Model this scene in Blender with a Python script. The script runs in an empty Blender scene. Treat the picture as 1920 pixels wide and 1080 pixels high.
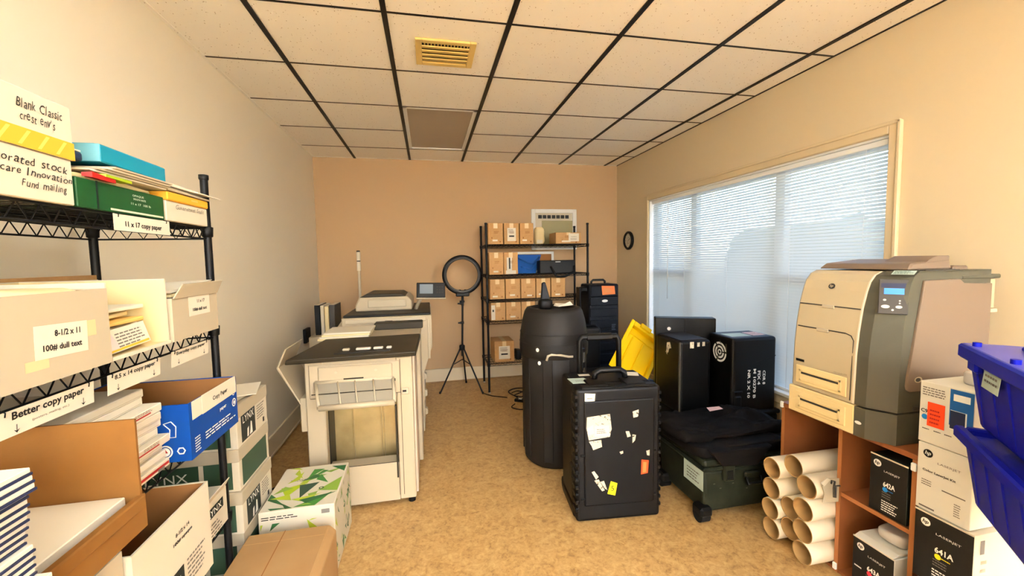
import bpy, bmesh, math, random
from mathutils import Vector, Matrix, noise
random.seed(7)
S = bpy.context.scene
COL = S.collection
PI = math.pi

# ------------------------------------------------------------------ materials
def lin(c):
    c = c / 255.0
    return c / 12.92 if c <= 0.04045 else ((c + 0.055) / 1.055) ** 2.4
def rgb(h):
    return (lin(int(h[0:2], 16)), lin(int(h[2:4], 16)), lin(int(h[4:6], 16)), 1.0)
MATS = {}
def mat(name, hexcol, rough=0.6, metal=0.0, bump=None, vary=None, emit=None, spec=None, coat=0.0):
    """principled; bump=(scale,strength,distance), vary=(scale,hexcol2,amount)"""
    if name in MATS: return MATS[name]
    m = bpy.data.materials.new(name); m.use_nodes = True
    nt = m.node_tree; b = nt.nodes['Principled BSDF']
    b.inputs['Base Color'].default_value = rgb(hexcol)
    b.inputs['Roughness'].default_value = rough
    b.inputs['Metallic'].default_value = metal
    b.inputs['Specular IOR Level'].default_value = 0.25 if spec is None else spec
    if coat: b.inputs['Coat Weight'].default_value = coat
    if bump or vary:
        tc = nt.nodes.new('ShaderNodeTexCoord')
    if vary:
        n = nt.nodes.new('ShaderNodeTexNoise'); n.inputs['Scale'].default_value = vary[0]; n.inputs['Detail'].default_value = 5
        mx = nt.nodes.new('ShaderNodeMix'); mx.data_type = 'RGBA'
        mx.inputs[6].default_value = rgb(hexcol); mx.inputs[7].default_value = rgb(vary[1])
        rp = nt.nodes.new('ShaderNodeMapRange'); rp.inputs[1].default_value = 0.4; rp.inputs[2].default_value = 0.65; rp.inputs[4].default_value = vary[2]
        nt.links.new(tc.outputs['Object'], n.inputs['Vector']); nt.links.new(n.outputs['Fac'], rp.inputs[0])
        nt.links.new(rp.outputs[0], mx.inputs[0]); nt.links.new(mx.outputs[2], b.inputs['Base Color'])
    if bump:
        n = nt.nodes.new('ShaderNodeTexNoise'); n.inputs['Scale'].default_value = bump[0]; n.inputs['Detail'].default_value = 4
        bp = nt.nodes.new('ShaderNodeBump'); bp.inputs['Strength'].default_value = bump[1]; bp.inputs['Distance'].default_value = bump[2]
        nt.links.new(tc.outputs['Object'], n.inputs['Vector']); nt.links.new(n.outputs['Fac'], bp.inputs['Height'])
        nt.links.new(bp.outputs['Normal'], b.inputs['Normal'])
    if emit:
        b.inputs['Emission Color'].default_value = rgb(emit[0]); b.inputs['Emission Strength'].default_value = emit[1]
    MATS[name] = m
    return m

wall_m   = mat('wall_paint', 'ECE4D3', 0.75, bump=(260, 0.06, 0.002))
wallr_m  = mat('wall_paint_right_dimmed', 'CFBE9D', 0.75, bump=(260, 0.06, 0.002))  # same paint, darkened in the colour to tone down strong light on this side
back_m   = mat('wall_paint_tan', 'B99A74', 0.75, bump=(260, 0.06, 0.002))
trim_m   = mat('trim_paint', 'CDBB98', 0.5)
base_m   = mat('baseboard_paint', 'E0D2B4', 0.5)
whitewood= mat('window_white', 'EDF0F0', 0.4)
cross_m  = mat('ceiling_grid_brown', '3A2C1E', 0.6)
grid_m   = mat('ceiling_grid_black', '15110E', 0.5)
black_m  = mat('black_metal', '080707', 0.5, spec=0.2)
blackpl  = mat('black_plastic', '090807', 0.5, spec=0.2, bump=(300, 0.12, 0.0006))
blackrub = mat('black_rubber', '0C0B0B', 0.7)
casebl   = mat('case_black', '070605', 0.45, spec=0.2, bump=(350, 0.15, 0.0006))
barrel_m = mat('barrel_charcoal', '191511', 0.6, spec=0.2, bump=(220, 0.2, 0.001))
navy_m   = mat('case_navy', '070910', 0.5, spec=0.2)
fabric_m = mat('black_fabric', '080605', 0.85, spec=0.12, bump=(900, 0.25, 0.0008))
green_m  = mat('trunk_olive', '15180E', 0.55, spec=0.2, vary=(14, '23261A', 0.8))
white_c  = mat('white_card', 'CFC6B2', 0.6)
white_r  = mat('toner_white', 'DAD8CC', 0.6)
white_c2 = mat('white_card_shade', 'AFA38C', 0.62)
paper_m  = mat('paper_white', 'D8D0BE', 0.7)
paper_y  = mat('paper_cream', 'E2CF9E', 0.7)
env_m    = mat('manila', 'E3B765', 0.65)
yell_m   = mat('paper_yellow', 'E2A432', 0.6)
card_m   = mat('cardboard', 'B48A58', 0.72, vary=(40, 'A87E4E', 0.6))
card_d   = mat('cardboard_orange', '744C1C', 0.75, vary=(9, '684216', 0.7))
card_in  = mat('cardboard_inside', '84562A', 0.75)
card_pale= mat('cardboard_pale', '9E7B50', 0.65, vary=(6, '946F45', 0.7))
tape_m   = mat('packing_tape', 'D9BE92', 0.25)
ink_m    = mat('ink_black', '15120F', 0.6)
ink_g    = mat('ink_grey', '6C655C', 0.6)
ink_w    = mat('ink_white', 'EFEDE6', 0.6)
lynx_m   = mat('print_green', '2E4431', 0.5)
lynx_d   = mat('print_dark', '1B211D', 0.5)
dkgreen  = mat('ream_green', '12421F', 0.4)
blue_m   = mat('carton_blue', '06377E', 0.5, spec=0.12)
teal_m   = mat('teal', '14809A', 0.4)
teal_l   = mat('teal_light', '74B4C6', 0.3)
nvypap   = mat('navy_paper', '20263F', 0.5)
red_m    = mat('print_red', 'A01F1A', 0.5)
orange_m = mat('sticker_orange', 'E8481E', 0.5)
orange2  = mat('tag_orange', 'C9703A', 0.6)
yel_st   = mat('sticker_yellow', 'E8D820', 0.5)
lime_m   = mat('lime', '9AAE20', 0.5)
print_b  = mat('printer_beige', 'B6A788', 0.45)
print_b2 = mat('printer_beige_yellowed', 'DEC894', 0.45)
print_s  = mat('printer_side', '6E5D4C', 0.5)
print_g  = mat('printer_grey', '4A4739', 0.5)
print_gd = mat('printer_dark', '3E3A34', 0.5)
lcd_m    = mat('lcd_blue', '3B74D8', 0.25, emit=('3B74D8', 0.6))
cop_w    = mat('copier_white', 'B0A289', 0.4)
cop_w2   = mat('copier_grey_white', 'B6AA92', 0.45)
cop_t    = mat('copier_tray', '928A7A', 0.45)
cop_s    = mat('copier_side', 'C9B8A4', 0.45)
cop_d    = mat('copier_dark', '30291E', 0.5, spec=0.15)
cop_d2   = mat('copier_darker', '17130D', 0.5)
brass_m  = mat('tray_metal', 'CDB682', 0.3, metal=0.6, vary=(5, 'A08A56', 0.6))
steel_m  = mat('steel', 'B8B4AC', 0.3, metal=0.9)
silver_m = mat('silver_plastic', 'C9C2B8', 0.3)
wood_m   = mat('cherry_laminate', '8A5330', 0.4, vary=(5, '7A4626', 0.7))
wood_e   = mat('cherry_edge', '9A6238', 0.4)
tube_o   = mat('tube_paper', 'EADCC2', 0.6)
tube_i   = mat('tube_kraft', 'A88452', 0.75)
bin_m    = mat('bin_blue', '0A128C', 0.45, spec=0.12, bump=(200, 0.05, 0.0006))
bin_l    = mat('bin_lid_sheen', '4A4AA6', 0.35)  # bin blue lightened: the sheen on the lid is put into the colour
yelcr    = mat('crate_yellow', 'F0C406', 0.5, spec=0.12)
brassv   = mat('vent_yellow', 'D8BC74', 0.45)
lightp   = mat('diffuser_grey', 'A79B8B', 0.35)
hpblue   = mat('print_blue', '1C5C9C', 0.5)
cyan_m   = mat('dot_cyan', '1E7FC8', 0.5)
mag_m    = mat('dot_magenta', 'D8344C', 0.5)
yel_d    = mat('dot_yellow', 'F0D822', 0.5)
screen_m = mat('screen_grey', '59636C', 0.2)
clockf   = mat('clock_face', 'C9C0AC', 0.4)
bluesheet= mat('blue_sheet', '1D4F94', 0.45)
grey_st  = mat('stool_grey', '6B6660', 0.6)
olive_p  = mat('panel_olive', '8C835A', 0.4)
mint_m   = mat('label_mint', 'AFC0B4', 0.5)
pink_m   = mat('label_pink', 'E6C0C0', 0.5)

def nodes_mat(name):
    m = bpy.data.materials.new(name); m.use_nodes = True
    return m, m.node_tree, m.node_tree.nodes['Principled BSDF']
# floor: marbled sheet vinyl
floor_m, nt, b = nodes_mat('floor_vinyl')
tc = nt.nodes.new('ShaderNodeTexCoord')
n1 = nt.nodes.new('ShaderNodeTexNoise'); n1.inputs['Scale'].default_value = 14; n1.inputs['Detail'].default_value = 9; n1.inputs['Roughness'].default_value = 0.68; n1.inputs['Distortion'].default_value = 1.2
n2 = nt.nodes.new('ShaderNodeTexNoise'); n2.inputs['Scale'].default_value = 45; n2.inputs['Detail'].default_value = 6; n2.inputs['Roughness'].default_value = 0.7; n2.inputs['Distortion'].default_value = 0.8
ad = nt.nodes.new('ShaderNodeMath'); ad.operation = 'ADD'
cr = nt.nodes.new('ShaderNodeValToRGB')
cr.color_ramp.elements[0].position = 0.38; cr.color_ramp.elements[0].color = rgb('8A6638')
cr.color_ramp.elements[1].position = 0.62; cr.color_ramp.elements[1].color = rgb('BE9C66')
e = cr.color_ramp.elements.new(0.48); e.color = rgb('A98450')
ml = nt.nodes.new('ShaderNodeMath'); ml.operation = 'MULTIPLY'; ml.inputs[1].default_value = 0.5
for n in (n1, n2): nt.links.new(tc.outputs['Object'], n.inputs['Vector'])
nt.links.new(n1.outputs['Fac'], ad.inputs[0]); nt.links.new(n2.outputs['Fac'], ad.inputs[1]); nt.links.new(ad.outputs[0], ml.inputs[0])
nt.links.new(ml.outputs[0], cr.inputs['Fac']); nt.links.new(cr.outputs['Color'], b.inputs['Base Color'])
b.inputs['Roughness'].default_value = 0.42
# ceiling tile: white with pin holes and worm fissures
tile_m, nt, b = nodes_mat('ceiling_tile')
tc = nt.nodes.new('ShaderNodeTexCoord')
v = nt.nodes.new('ShaderNodeTexVoronoi'); v.inputs['Scale'].default_value = 70
n1 = nt.nodes.new('ShaderNodeTexNoise'); n1.inputs['Scale'].default_value = 30; n1.inputs['Detail'].default_value = 3
mp = nt.nodes.new('ShaderNodeMapping'); mp.inputs['Scale'].default_value = (1.0, 0.55, 1.0); mp.inputs['Rotation'].default_value = (0, 0, 0.7)
mr = nt.nodes.new('ShaderNodeMapRange'); mr.inputs[1].default_value = 0.10; mr.inputs[2].default_value = 0.17; mr.inputs[3].default_value = 1.0; mr.inputs[4].default_value = 0.0
mm = nt.nodes.new('ShaderNodeMapRange'); mm.inputs[1].default_value = 0.47; mm.inputs[2].default_value = 0.55
mu = nt.nodes.new('ShaderNodeMath'); mu.operation = 'MULTIPLY'
mx = nt.nodes.new('ShaderNodeMix'); mx.data_type = 'RGBA'; mx.inputs[6].default_value = rgb('FDFAF4'); mx.inputs[7].default_value = rgb('9C8A72')
nt.links.new(tc.outputs['Object'], mp.inputs['Vector']); nt.links.new(mp.outputs[0], v.inputs['Vector']); nt.links.new(tc.outputs['Object'], n1.inputs['Vector'])
nt.links.new(v.outputs['Distance'], mr.inputs[0]); nt.links.new(n1.outputs['Fac'], mm.inputs[0])
nt.links.new(mr.outputs[0], mu.inputs[0]); nt.links.new(mm.outputs[0], mu.inputs[1]); nt.links.new(mu.outputs[0], mx.inputs[0])
nt.links.new(mx.outputs[2], b.inputs['Base Color']); b.inputs['Roughness'].default_value = 0.9
# blind slats: white, slightly translucent vinyl
slat_m, nt, b = nodes_mat('blind_slat')
b.inputs['Base Color'].default_value = rgb('E6ECEE'); b.inputs['Roughness'].default_value = 0.45
tl = nt.nodes.new('ShaderNodeBsdfTranslucent'); tl.inputs['Color'].default_value = rgb('DCE8EE')
mxs = nt.nodes.new('ShaderNodeMixShader'); mxs.inputs[0].default_value = 0.28
out = nt.nodes['Material Output']
nt.links.new(b.outputs[0], mxs.inputs[1]); nt.links.new(tl.outputs[0], mxs.inputs[2]); nt.links.new(mxs.outputs[0], out.inputs['Surface'])
# window glass
glass_m, nt, b = nodes_mat('window_glass')
b.inputs['Base Color'].default_value = (1, 1, 1, 1); b.inputs['Roughness'].default_value = 0.0
tr = nt.nodes.new('ShaderNodeBsdfTransparent'); gl = nt.nodes.new('ShaderNodeBsdfGlossy'); gl.inputs['Roughness'].default_value = 0.02
mxs = nt.nodes.new('ShaderNodeMixShader'); mxs.inputs[0].default_value = 0.06
nt.links.new(tr.outputs[0], mxs.inputs[1]); nt.links.new(gl.outputs[0], mxs.inputs[2]); nt.links.new(mxs.outputs[0], nt.nodes['Material Output'].inputs['Surface'])
# leaf-green angular print of the copy paper cartons
leaf_m, nt, b = nodes_mat('carton_print_shards')
tc = nt.nodes.new('ShaderNodeTexCoord')
mp = nt.nodes.new('ShaderNodeMapping'); mp.inputs['Scale'].default_value = (17, 12, 15); mp.inputs['Rotation'].default_value = (0.3, 0.5, 0.6)
v = nt.nodes.new('ShaderNodeTexVoronoi'); v.distance = 'MANHATTAN'; v.inputs['Scale'].default_value = 1.0; v.inputs['Randomness'].default_value = 1.0
sx = nt.nodes.new('ShaderNodeSeparateColor')
cr = nt.nodes.new('ShaderNodeValToRGB'); cr.color_ramp.interpolation = 'CONSTANT'
els = [(0.0, '3F7A2C'), (0.16, 'F2EBDA'), (0.50, '88A53A'), (0.60, 'F0E8D6'), (0.84, '2F6430'), (0.93, 'A9B92C')]
cr.color_ramp.elements[0].position = 0; cr.color_ramp.elements[0].color = rgb(els[0][1])
cr.color_ramp.elements[1].position = els[1][0]; cr.color_ramp.elements[1].color = rgb(els[1][1])
for p, h in els[2:]:
    q = cr.color_ramp.elements.new(p); q.color = rgb(h)
nt.links.new(tc.outputs['Object'], mp.inputs['Vector']); nt.links.new(mp.outputs[0], v.inputs['Vector'])
nt.links.new(v.outputs['Color'], sx.inputs[0]); nt.links.new(sx.outputs[0], cr.inputs['Fac']); nt.links.new(cr.outputs['Color'], b.inputs['Base Color'])
b.inputs['Roughness'].default_value = 0.45
# scuffed black for the road cases
def scuffed(name, base, mark, lo, scale):
    m, nt, b = nodes_mat(name)
    tc = nt.nodes.new('ShaderNodeTexCoord'); n = nt.nodes.new('ShaderNodeTexNoise'); n.inputs['Scale'].default_value = scale; n.inputs['Detail'].default_value = 8; n.inputs['Roughness'].default_value = 0.75
    r = nt.nodes.new('ShaderNodeMapRange'); r.inputs[1].default_value = lo; r.inputs[2].default_value = lo + 0.03
    x = nt.nodes.new('ShaderNodeMix'); x.data_type = 'RGBA'; x.inputs[6].default_value = rgb(base); x.inputs[7].default_value = rgb(mark)
    nt.links.new(tc.outputs['Object'], n.inputs['Vector']); nt.links.new(n.outputs['Fac'], r.inputs[0]); nt.links.new(r.outputs[0], x.inputs[0]); nt.links.new(x.outputs[2], b.inputs['Base Color'])
    b.inputs['Roughness'].default_value = 0.5; b.inputs['Specular IOR Level'].default_value = 0.16
    return m
scuff_m = scuffed('case_black_scuffed', '080605', '8E8474', 0.70, 16)
sticker_m = scuffed('sticker_torn', 'CFC6B0', '3A342A', 0.56, 60)

# ------------------------------------------------------------------ mesh builder
def frame(o, right, up):
    r = Vector(right).normalized(); u = Vector(up).normalized(); n = r.cross(u).normalized(); u = n.cross(r).normalized()
    M = Matrix.Identity(4)
    for i in range(3):
        M[i][0] = r[i]; M[i][1] = u[i]; M[i][2] = n[i]; M[i][3] = o[i]
    return M
def Fx(x, y, z): return frame((x, y, z), (0, 1, 0), (0, 0, 1))       # face looking to +X
def Fnx(x, y, z): return frame((x, y, z), (0, -1, 0), (0, 0, 1))     # face looking to -X
def Fny(x, y, z): return frame((x, y, z), (1, 0, 0), (0, 0, 1))      # face looking to -Y
def Fz(x, y, z, a=0): return frame((x, y, z), (math.cos(a), math.sin(a), 0), (-math.sin(a), math.cos(a), 0))
MW = {}
_tmp = {}
def text_mesh(body, bold=False, shear=0.0):
    k = (body, bold, shear)
    if k not in _tmp:
        cu = bpy.data.curves.new('t', 'FONT'); cu.body = body; cu.size = 1; cu.resolution_u = 2; cu.align_x = 'CENTER'; cu.shear = shear
        cu.offset = 0.028 if bold else 0.0; cu.space_line = 0.95
        o = bpy.data.objects.new('t', cu); COL.objects.link(o)
        dg = bpy.context.evaluated_depsgraph_get()
        me = bpy.data.meshes.new_from_object(o.evaluated_get(dg))
        vs = [v.co.copy() for v in me.vertices]; fs = [tuple(p.vertices) for p in me.polygons]
        bpy.data.objects.remove(o); bpy.data.curves.remove(cu); bpy.data.meshes.remove(me)
        _tmp[k] = (vs, fs)
    return _tmp[k]

class B:
    def __init__(s):
        s.bm = bmesh.new(); s.mats = []
    def mi(s, m):
        if m not in s.mats: s.mats.append(m)
        return s.mats.index(m)
    def add(s, vs, fs, m, smooth=False, M=None):
        i = s.mi(m)
        bv = [s.bm.verts.new((M @ Vector(v)) if M else v) for v in vs]
        out = []
        for f in fs:
            try:
                q = s.bm.faces.new([bv[k] for k in f]); q.material_index = i; q.smooth = smooth; out.append(q)
            except ValueError: pass
        return bv, out
    def box(s, x0, x1, y0, y1, z0, z1, m, bev=0, M=None, seg=1, taper=None):
        x0, x1 = min(x0, x1), max(x0, x1); y0, y1 = min(y0, y1), max(y0, y1); z0, z1 = min(z0, z1), max(z0, z1)
        vs = [(x0, y0, z0), (x1, y0, z0), (x1, y1, z0), (x0, y1, z0), (x0, y0, z1), (x1, y0, z1), (x1, y1, z1), (x0, y1, z1)]
        if taper:   # (inset of the bottom in x, in y)
            a, c = taper
            vs[0] = (x0 + a, y0 + c, z0); vs[1] = (x1 - a, y0 + c, z0); vs[2] = (x1 - a, y1 - c, z0); vs[3] = (x0 + a, y1 - c, z0)
        return s.hexa(vs, m, bev, M, seg)
    def hexa(s, vs, m, bev=0, M=None, seg=1):
        fs = [(0, 3, 2, 1), (4, 5, 6, 7), (0, 1, 5, 4), (1, 2, 6, 5), (2, 3, 7, 6), (3, 0, 4, 7)]
        bv, bf = s.add(vs, fs, m, False, M)
        if bev:
            es = list({e for f in bf for e in f.edges})
            bmesh.ops.bevel(s.bm, geom=es, offset=bev, segments=seg, affect='EDGES', profile=0.5, clamp_overlap=True, material=-1)
        return bv
    def quad(s, M, w, h, m, off=0.0006, cx=0, cy=0):
        vs = [(cx - w / 2, cy - h / 2, off), (cx + w / 2, cy - h / 2, off), (cx + w / 2, cy + h / 2, off), (cx - w / 2, cy + h / 2, off)]
        s.add(vs, [(0, 1, 2, 3)], m, False, M)
    def ngon(s, M, pts, m, off=0.0006):
        s.add([(p[0], p[1], off) for p in pts], [tuple(range(len(pts)))], m, False, M)
    def disc(s, M, r, m, cx=0, cy=0, off=0.001, n=24, r0=0.0, ry=None):
        ry = ry or r
        if r0 == 0:
            s.ngon(M, [(cx + r * math.cos(2 * PI * k / n), cy + ry * math.sin(2 * PI * k / n)) for k in range(n)], m, off)
        else:
            vs = []
            for k in range(n):
                a = 2 * PI * k / n
                vs += [(cx + r * math.cos(a), cy + ry * math.sin(a), off), (cx + r0 * math.cos(a), cy + r0 * ry / r * math.sin(a), off)]
            s.add(vs, [(2 * k, (2 * k + 2) % (2 * n), (2 * k + 3) % (2 * n), 2 * k + 1) for k in range(n)], m, False, M)
    def prism(s, pts, M, depth, m, bev=0, seg=1, smooth=False):
        """2-D outline in the frame's xy plane, extruded by depth along its normal"""
        n = len(pts)
        vs = [(p[0], p[1], 0) for p in pts] + [(p[0], p[1], depth) for p in pts]
        a = sum(pts[i][0] * pts[(i + 1) % n][1] - pts[(i + 1) % n][0] * pts[i][1] for i in range(n))
        fs = [tuple(reversed(range(n))), tuple(range(n, 2 * n))] + [(i, (i + 1) % n, n + (i + 1) % n, n + i) for i in range(n)]
        if a * depth < 0: fs = [tuple(reversed(f)) for f in fs]
        bv, bf = s.add(vs, fs, m, smooth, M)
        if bev:
            es = list({e for f in bf for e in f.edges})
            bmesh.ops.bevel(s.bm, geom=es, offset=bev, segments=seg, affect='EDGES', profile=0.5, clamp_overlap=True, material=-1)
    def cyl(s, p0, p1, r0, m, r1=None, n=20, cap=True):
        p0 = Vector(p0); p1 = Vector(p1); r1 = r0 if r1 is None else r1
        d = (p1 - p0).normalized(); a = d.orthogonal().normalized(); c = d.cross(a)
        vs = []
        for p, r in ((p0, r0), (p1, r1)):
            for k in range(n):
                t = 2 * PI * k / n; vs.append(p + a * (r * math.cos(t)) + c * (r * math.sin(t)))
        s.add(vs, [(k, (k + 1) % n, n + (k + 1) % n, n + k) for k in range(n)], m, True)
        if cap:
            s.add(vs[:n], [tuple(reversed(range(n)))], m); s.add(vs[n:], [tuple(range(n))], m)
    def tube(s, pts, r, m, n=8, closed=False):
        P = [Vector(p) for p in pts]; L = len(P); up = None; rings = []
        for i in range(L):
            if closed: d = (P[(i + 1) % L] - P[i - 1]).normalized()
            else: d = (P[min(i + 1, L - 1)] - P[max(i - 1, 0)]).normalized()
            if up is None: up = d.orthogonal().normalized()
            up = (up - d * up.dot(d))
            up = up.normalized() if up.length > 1e-6 else d.orthogonal().normalized()
            c = d.cross(up)
            rings.append([P[i] + up * (r * math.cos(2 * PI * k / n)) + c * (r * math.sin(2 * PI * k / n)) for k in range(n)])
        vs = [v for R in rings for v in R]; fs = []
        for i in range(L if closed else L - 1):
            j = (i + 1) % L
            fs += [(i * n + k, i * n + (k + 1) % n, j * n + (k + 1) % n, j * n + k) for k in range(n)]
        if not closed: fs += [tuple(reversed(range(n))), tuple(range((L - 1) * n, L * n))]
        s.add(vs, fs, m, True)
    def lathe(s, prof, m, c=(0, 0, 0), n=40, sx=1.0, sy=1.0, smooth=True, M=None):
        vs = []; L = len(prof)
        for r, z in prof:
            for k in range(n):
                a = 2 * PI * k / n; vs.append((c[0] + sx * r * math.cos(a), c[1] + sy * r * math.sin(a), c[2] + z))
        fs = []
        for i in range(L - 1):
            fs += [(i * n + k, i * n + (k + 1) % n, (i + 1) * n + (k + 1) % n, (i + 1) * n + k) for k in range(n)]
        s.add(vs, fs, m, smooth, M)
        if prof[0][0] > 1e-5: s.add(vs[:n], [tuple(reversed(range(n)))], m, False, M)
        if prof[-1][0] > 1e-5: s.add(vs[-n:], [tuple(range(n))], m, False, M)
    def text(s, body, M, m, w=None, h=None, cx=0, cy=0, bold=False, shear=0.0, off=0.0014):
        vs, fs = text_mesh(body, bold, shear)
        x0 = min(v.x for v in vs); x1 = max(v.x for v in vs); y0 = min(v.y for v in vs); y1 = max(v.y for v in vs)
        kx = ky = None
        if w: kx = w / (x1 - x0)
        if h: ky = h / (y1 - y0)
        kx = kx or ky; ky = ky or kx
        s.add([((v.x - (x0 + x1) / 2) * kx + cx, (v.y - (y0 + y1) / 2) * ky + cy, off) for v in vs], fs, m, False, M)
    def hand(s, body, M, m, w, h, cx=0, cy=0, seed=1):
        """marker handwriting: letters set one by one, slanted and uneven"""
        rnd = random.Random(seed); pen = 0.0; L = []
        for ch in body:
            if ch == ' ': pen += .42; continue
            vs, fs = text_mesh(ch, False, 0.22)
            x0 = min(v.x for v in vs); x1 = max(v.x for v in vs); a = rnd.uniform(-.12, .12); k = rnd.uniform(.88, 1.12); dy = rnd.uniform(-.06, .06)
            L.append(([(pen + ((v.x - x0) * math.cos(a) - v.y * math.sin(a)) * k, ((v.x - x0) * math.sin(a) + v.y * math.cos(a)) * k + dy) for v in vs], fs)); pen += (x1 - x0) * k + .07
        ys = [p[1] for q in L for p in q[0]]; ky = h / (max(ys) - min(ys)); kx = w / pen
        for q, fs in L: s.add([((p[0] - pen / 2) * kx + cx, (p[1] - .3) * ky + cy, .0014) for p in q], fs, m, False, M)
    def scribble(s, M, w, h, m, rows, cx=0, cy=0, off=0.0012, seed=1):
        """illegibly small print: short bars standing for lines of words"""
        rnd = random.Random(seed); dy = h / rows
        for r in range(rows):
            y = cy + h / 2 - dy * (r + 0.5); x = cx - w / 2
            end = cx + w / 2 - rnd.random() * w * 0.3
            while x < end:
                l = min(w * (0.08 + 0.12 * rnd.random()), end - x + 0.001)
                s.quad(M, l, dy * 0.42, m, off, x + l / 2, y); x += l + w * 0.03
    def puff(s, x0, x1, y0, y1, z0, z1, m, n=24, amp=0.02, scale=6.0, e=0.35, seed=0, flat=True):
        """soft, wrinkled block: a superellipsoid pushed about by noise"""
        c = Vector(((x0 + x1) / 2, (y0 + y1) / 2, (z0 + z1) / 2)); hx, hy, hz = (x1 - x0) / 2, (y1 - y0) / 2, (z1 - z0) / 2
        sg = lambda t, p: math.copysign(abs(t) ** p, t)
        vs = []; N = n * 2; K = n
        for i in range(K + 1):
            ph = -PI / 2 + PI * i / K
            for k in range(N):
                th = 2 * PI * k / N
                p = Vector((hx * sg(math.cos(ph), e) * sg(math.cos(th), e), hy * sg(math.cos(ph), e) * sg(math.sin(th), e), hz * sg(math.sin(ph), e)))
                q = c + p
                d = noise.fractal(q * scale + Vector((seed, seed, 0)), 0.8, 2.1, 4) * amp
                d += (0.5 - abs(noise.noise(q * scale * 1.7 + Vector((0, seed, seed))))) * amp * 0.8
                nn = Vector((p.x / hx / hx, p.y / hy / hy, p.z / hz / hz)).normalized()
                q = q + nn * d
                if flat: q.z = max(q.z, z0)
                vs.append(q)
        fs = [(i * N + k, i * N + (k + 1) % N, (i + 1) * N + (k + 1) % N, (i + 1) * N + k) for i in range(K) for k in range(N)]
        s.add(vs, fs, m, True)
    def obj(s, name, parent=None, world=True, **props):
        me = bpy.data.meshes.new(name)
        bmesh.ops.remove_doubles(s.bm, verts=s.bm.verts, dist=1e-6) if False else None
        s.bm.normal_update(); s.bm.to_mesh(me); s.bm.free()
        for m in s.mats: me.materials.append(m)
        o = bpy.data.objects.new(name, me); COL.objects.link(o)
        if parent is not None:
            W = MW[parent.name]
            if world: me.transform(W.inverted())
            o.parent = parent; MW[o.name] = W
        else:
            MW[o.name] = Matrix.Identity(4)
        for k, v in props.items(): o[k] = v
        return o
def thing(name, label, cat, loc=(0, 0, 0), rz=0.0, group=None):
    o = bpy.data.objects.new(name, None); COL.objects.link(o)
    o.empty_display_size = 0.05; o.location = loc; o.rotation_euler = (0, 0, rz)
    MW[o.name] = Matrix.Translation(Vector(loc)) @ Matrix.Rotation(rz, 4, 'Z')
    o['label'] = label; o['category'] = cat
    if group: o['group'] = group
    return o
def single(o, label, cat, group=None):
    """a thing that is one mesh: set its origin at its base and its properties"""
    vs = [v.co for v in o.data.vertices]
    c = Vector(((min(v.x for v in vs) + max(v.x for v in vs)) / 2, (min(v.y for v in vs) + max(v.y for v in vs)) / 2, min(v.z for v in vs)))
    o.data.transform(Matrix.Translation(-c)); o.location = c; MW[o.name] = Matrix.Translation(c)
    o['label'] = label; o['category'] = cat
    if group: o['group'] = group
    return o
def structure(o):
    o['kind'] = 'structure'; return o
ORD = ['first', 'second', 'third', 'fourth', 'fifth', 'sixth', 'seventh', 'eighth', 'ninth', 'tenth', 'eleventh', 'twelfth', 'thirteenth', 'fourteenth', 'fifteenth', 'sixteenth', 'seventeenth', 'eighteenth', 'nineteenth', 'twentieth']
LAMP, LAMPC, FILL, FILLC, FTILT, SKY, EXPO, SLAT = 6.5, (1.0, 1.06, 1.0), 1850.0, (1,1.17,1.5), 1.25, 0.40, 1.16, 52
# ------------------------------------------------------------------ the room
XL, XR, YB, YN, ZC = -1.229, 2.445, 5.03, -4.4, 2.674
WY0, WY1, WZ0, WZ1 = 1.785, 4.235, 0.495, 2.115          # window opening in the right wall
b = B(); b.box(XL - .1, XR + .1, YN - .1, YB + .1, -.1, 0, floor_m); structure(b.obj('floor'))
b = B(); b.box(XL - .12, XL, YN - .1, YB + .1, 0, ZC + .1, wall_m); structure(b.obj('wall_left'))
b = B(); b.box(XL, XR, YB, YB + .12, 0, ZC + .1, back_m); structure(b.obj('wall_back'))
b = B(); b.box(XL, .75, YN - .12, YN, 0, ZC + .1, wall_m); b.box(2.35, XR, YN - .12, YN, 0, ZC + .1, wall_m); b.box(.75, 2.35, YN - .12, YN, 2.2, ZC + .1, wall_m); structure(b.obj('wall_near'))
# added opening behind the photographer, for an unseen fill light that brightens the ceiling
l = bpy.data.lights.new('fill_light', 'AREA'); l.shape = 'RECTANGLE'; l.size = 1.5; l.size_y = 2.1; l.energy = FILL; l.color = FILLC
o = bpy.data.objects.new('fill_light', l); COL.objects.link(o); o.location = (1.55, YN - .06, 1.0); o.rotation_euler = (PI / 2 + FTILT, 0, PI)
b = B()
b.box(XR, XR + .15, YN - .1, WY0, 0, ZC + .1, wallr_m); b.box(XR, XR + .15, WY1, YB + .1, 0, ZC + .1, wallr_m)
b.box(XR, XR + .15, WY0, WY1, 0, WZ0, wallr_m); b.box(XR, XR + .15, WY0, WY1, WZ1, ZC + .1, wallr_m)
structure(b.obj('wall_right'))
# baseboards
b = B(); b.box(XL + .0, XR, YB - .018, YB, .012, .166, base_m, .004); structure(b.obj('baseboard_back'))
b = B(); b.box(XL, XL + .018, .2, YB - .02, .012, .166, base_m, .004); b.box(XL, XL + .026, .2, YB - .02, .012, .03, base_m, .003); structure(b.obj('baseboard_left'))
b = B(); b.box(XR - .018, XR, 0.2, YB - .02, .012, .166, base_m, .004); structure(b.obj('baseboard_right'))
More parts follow.
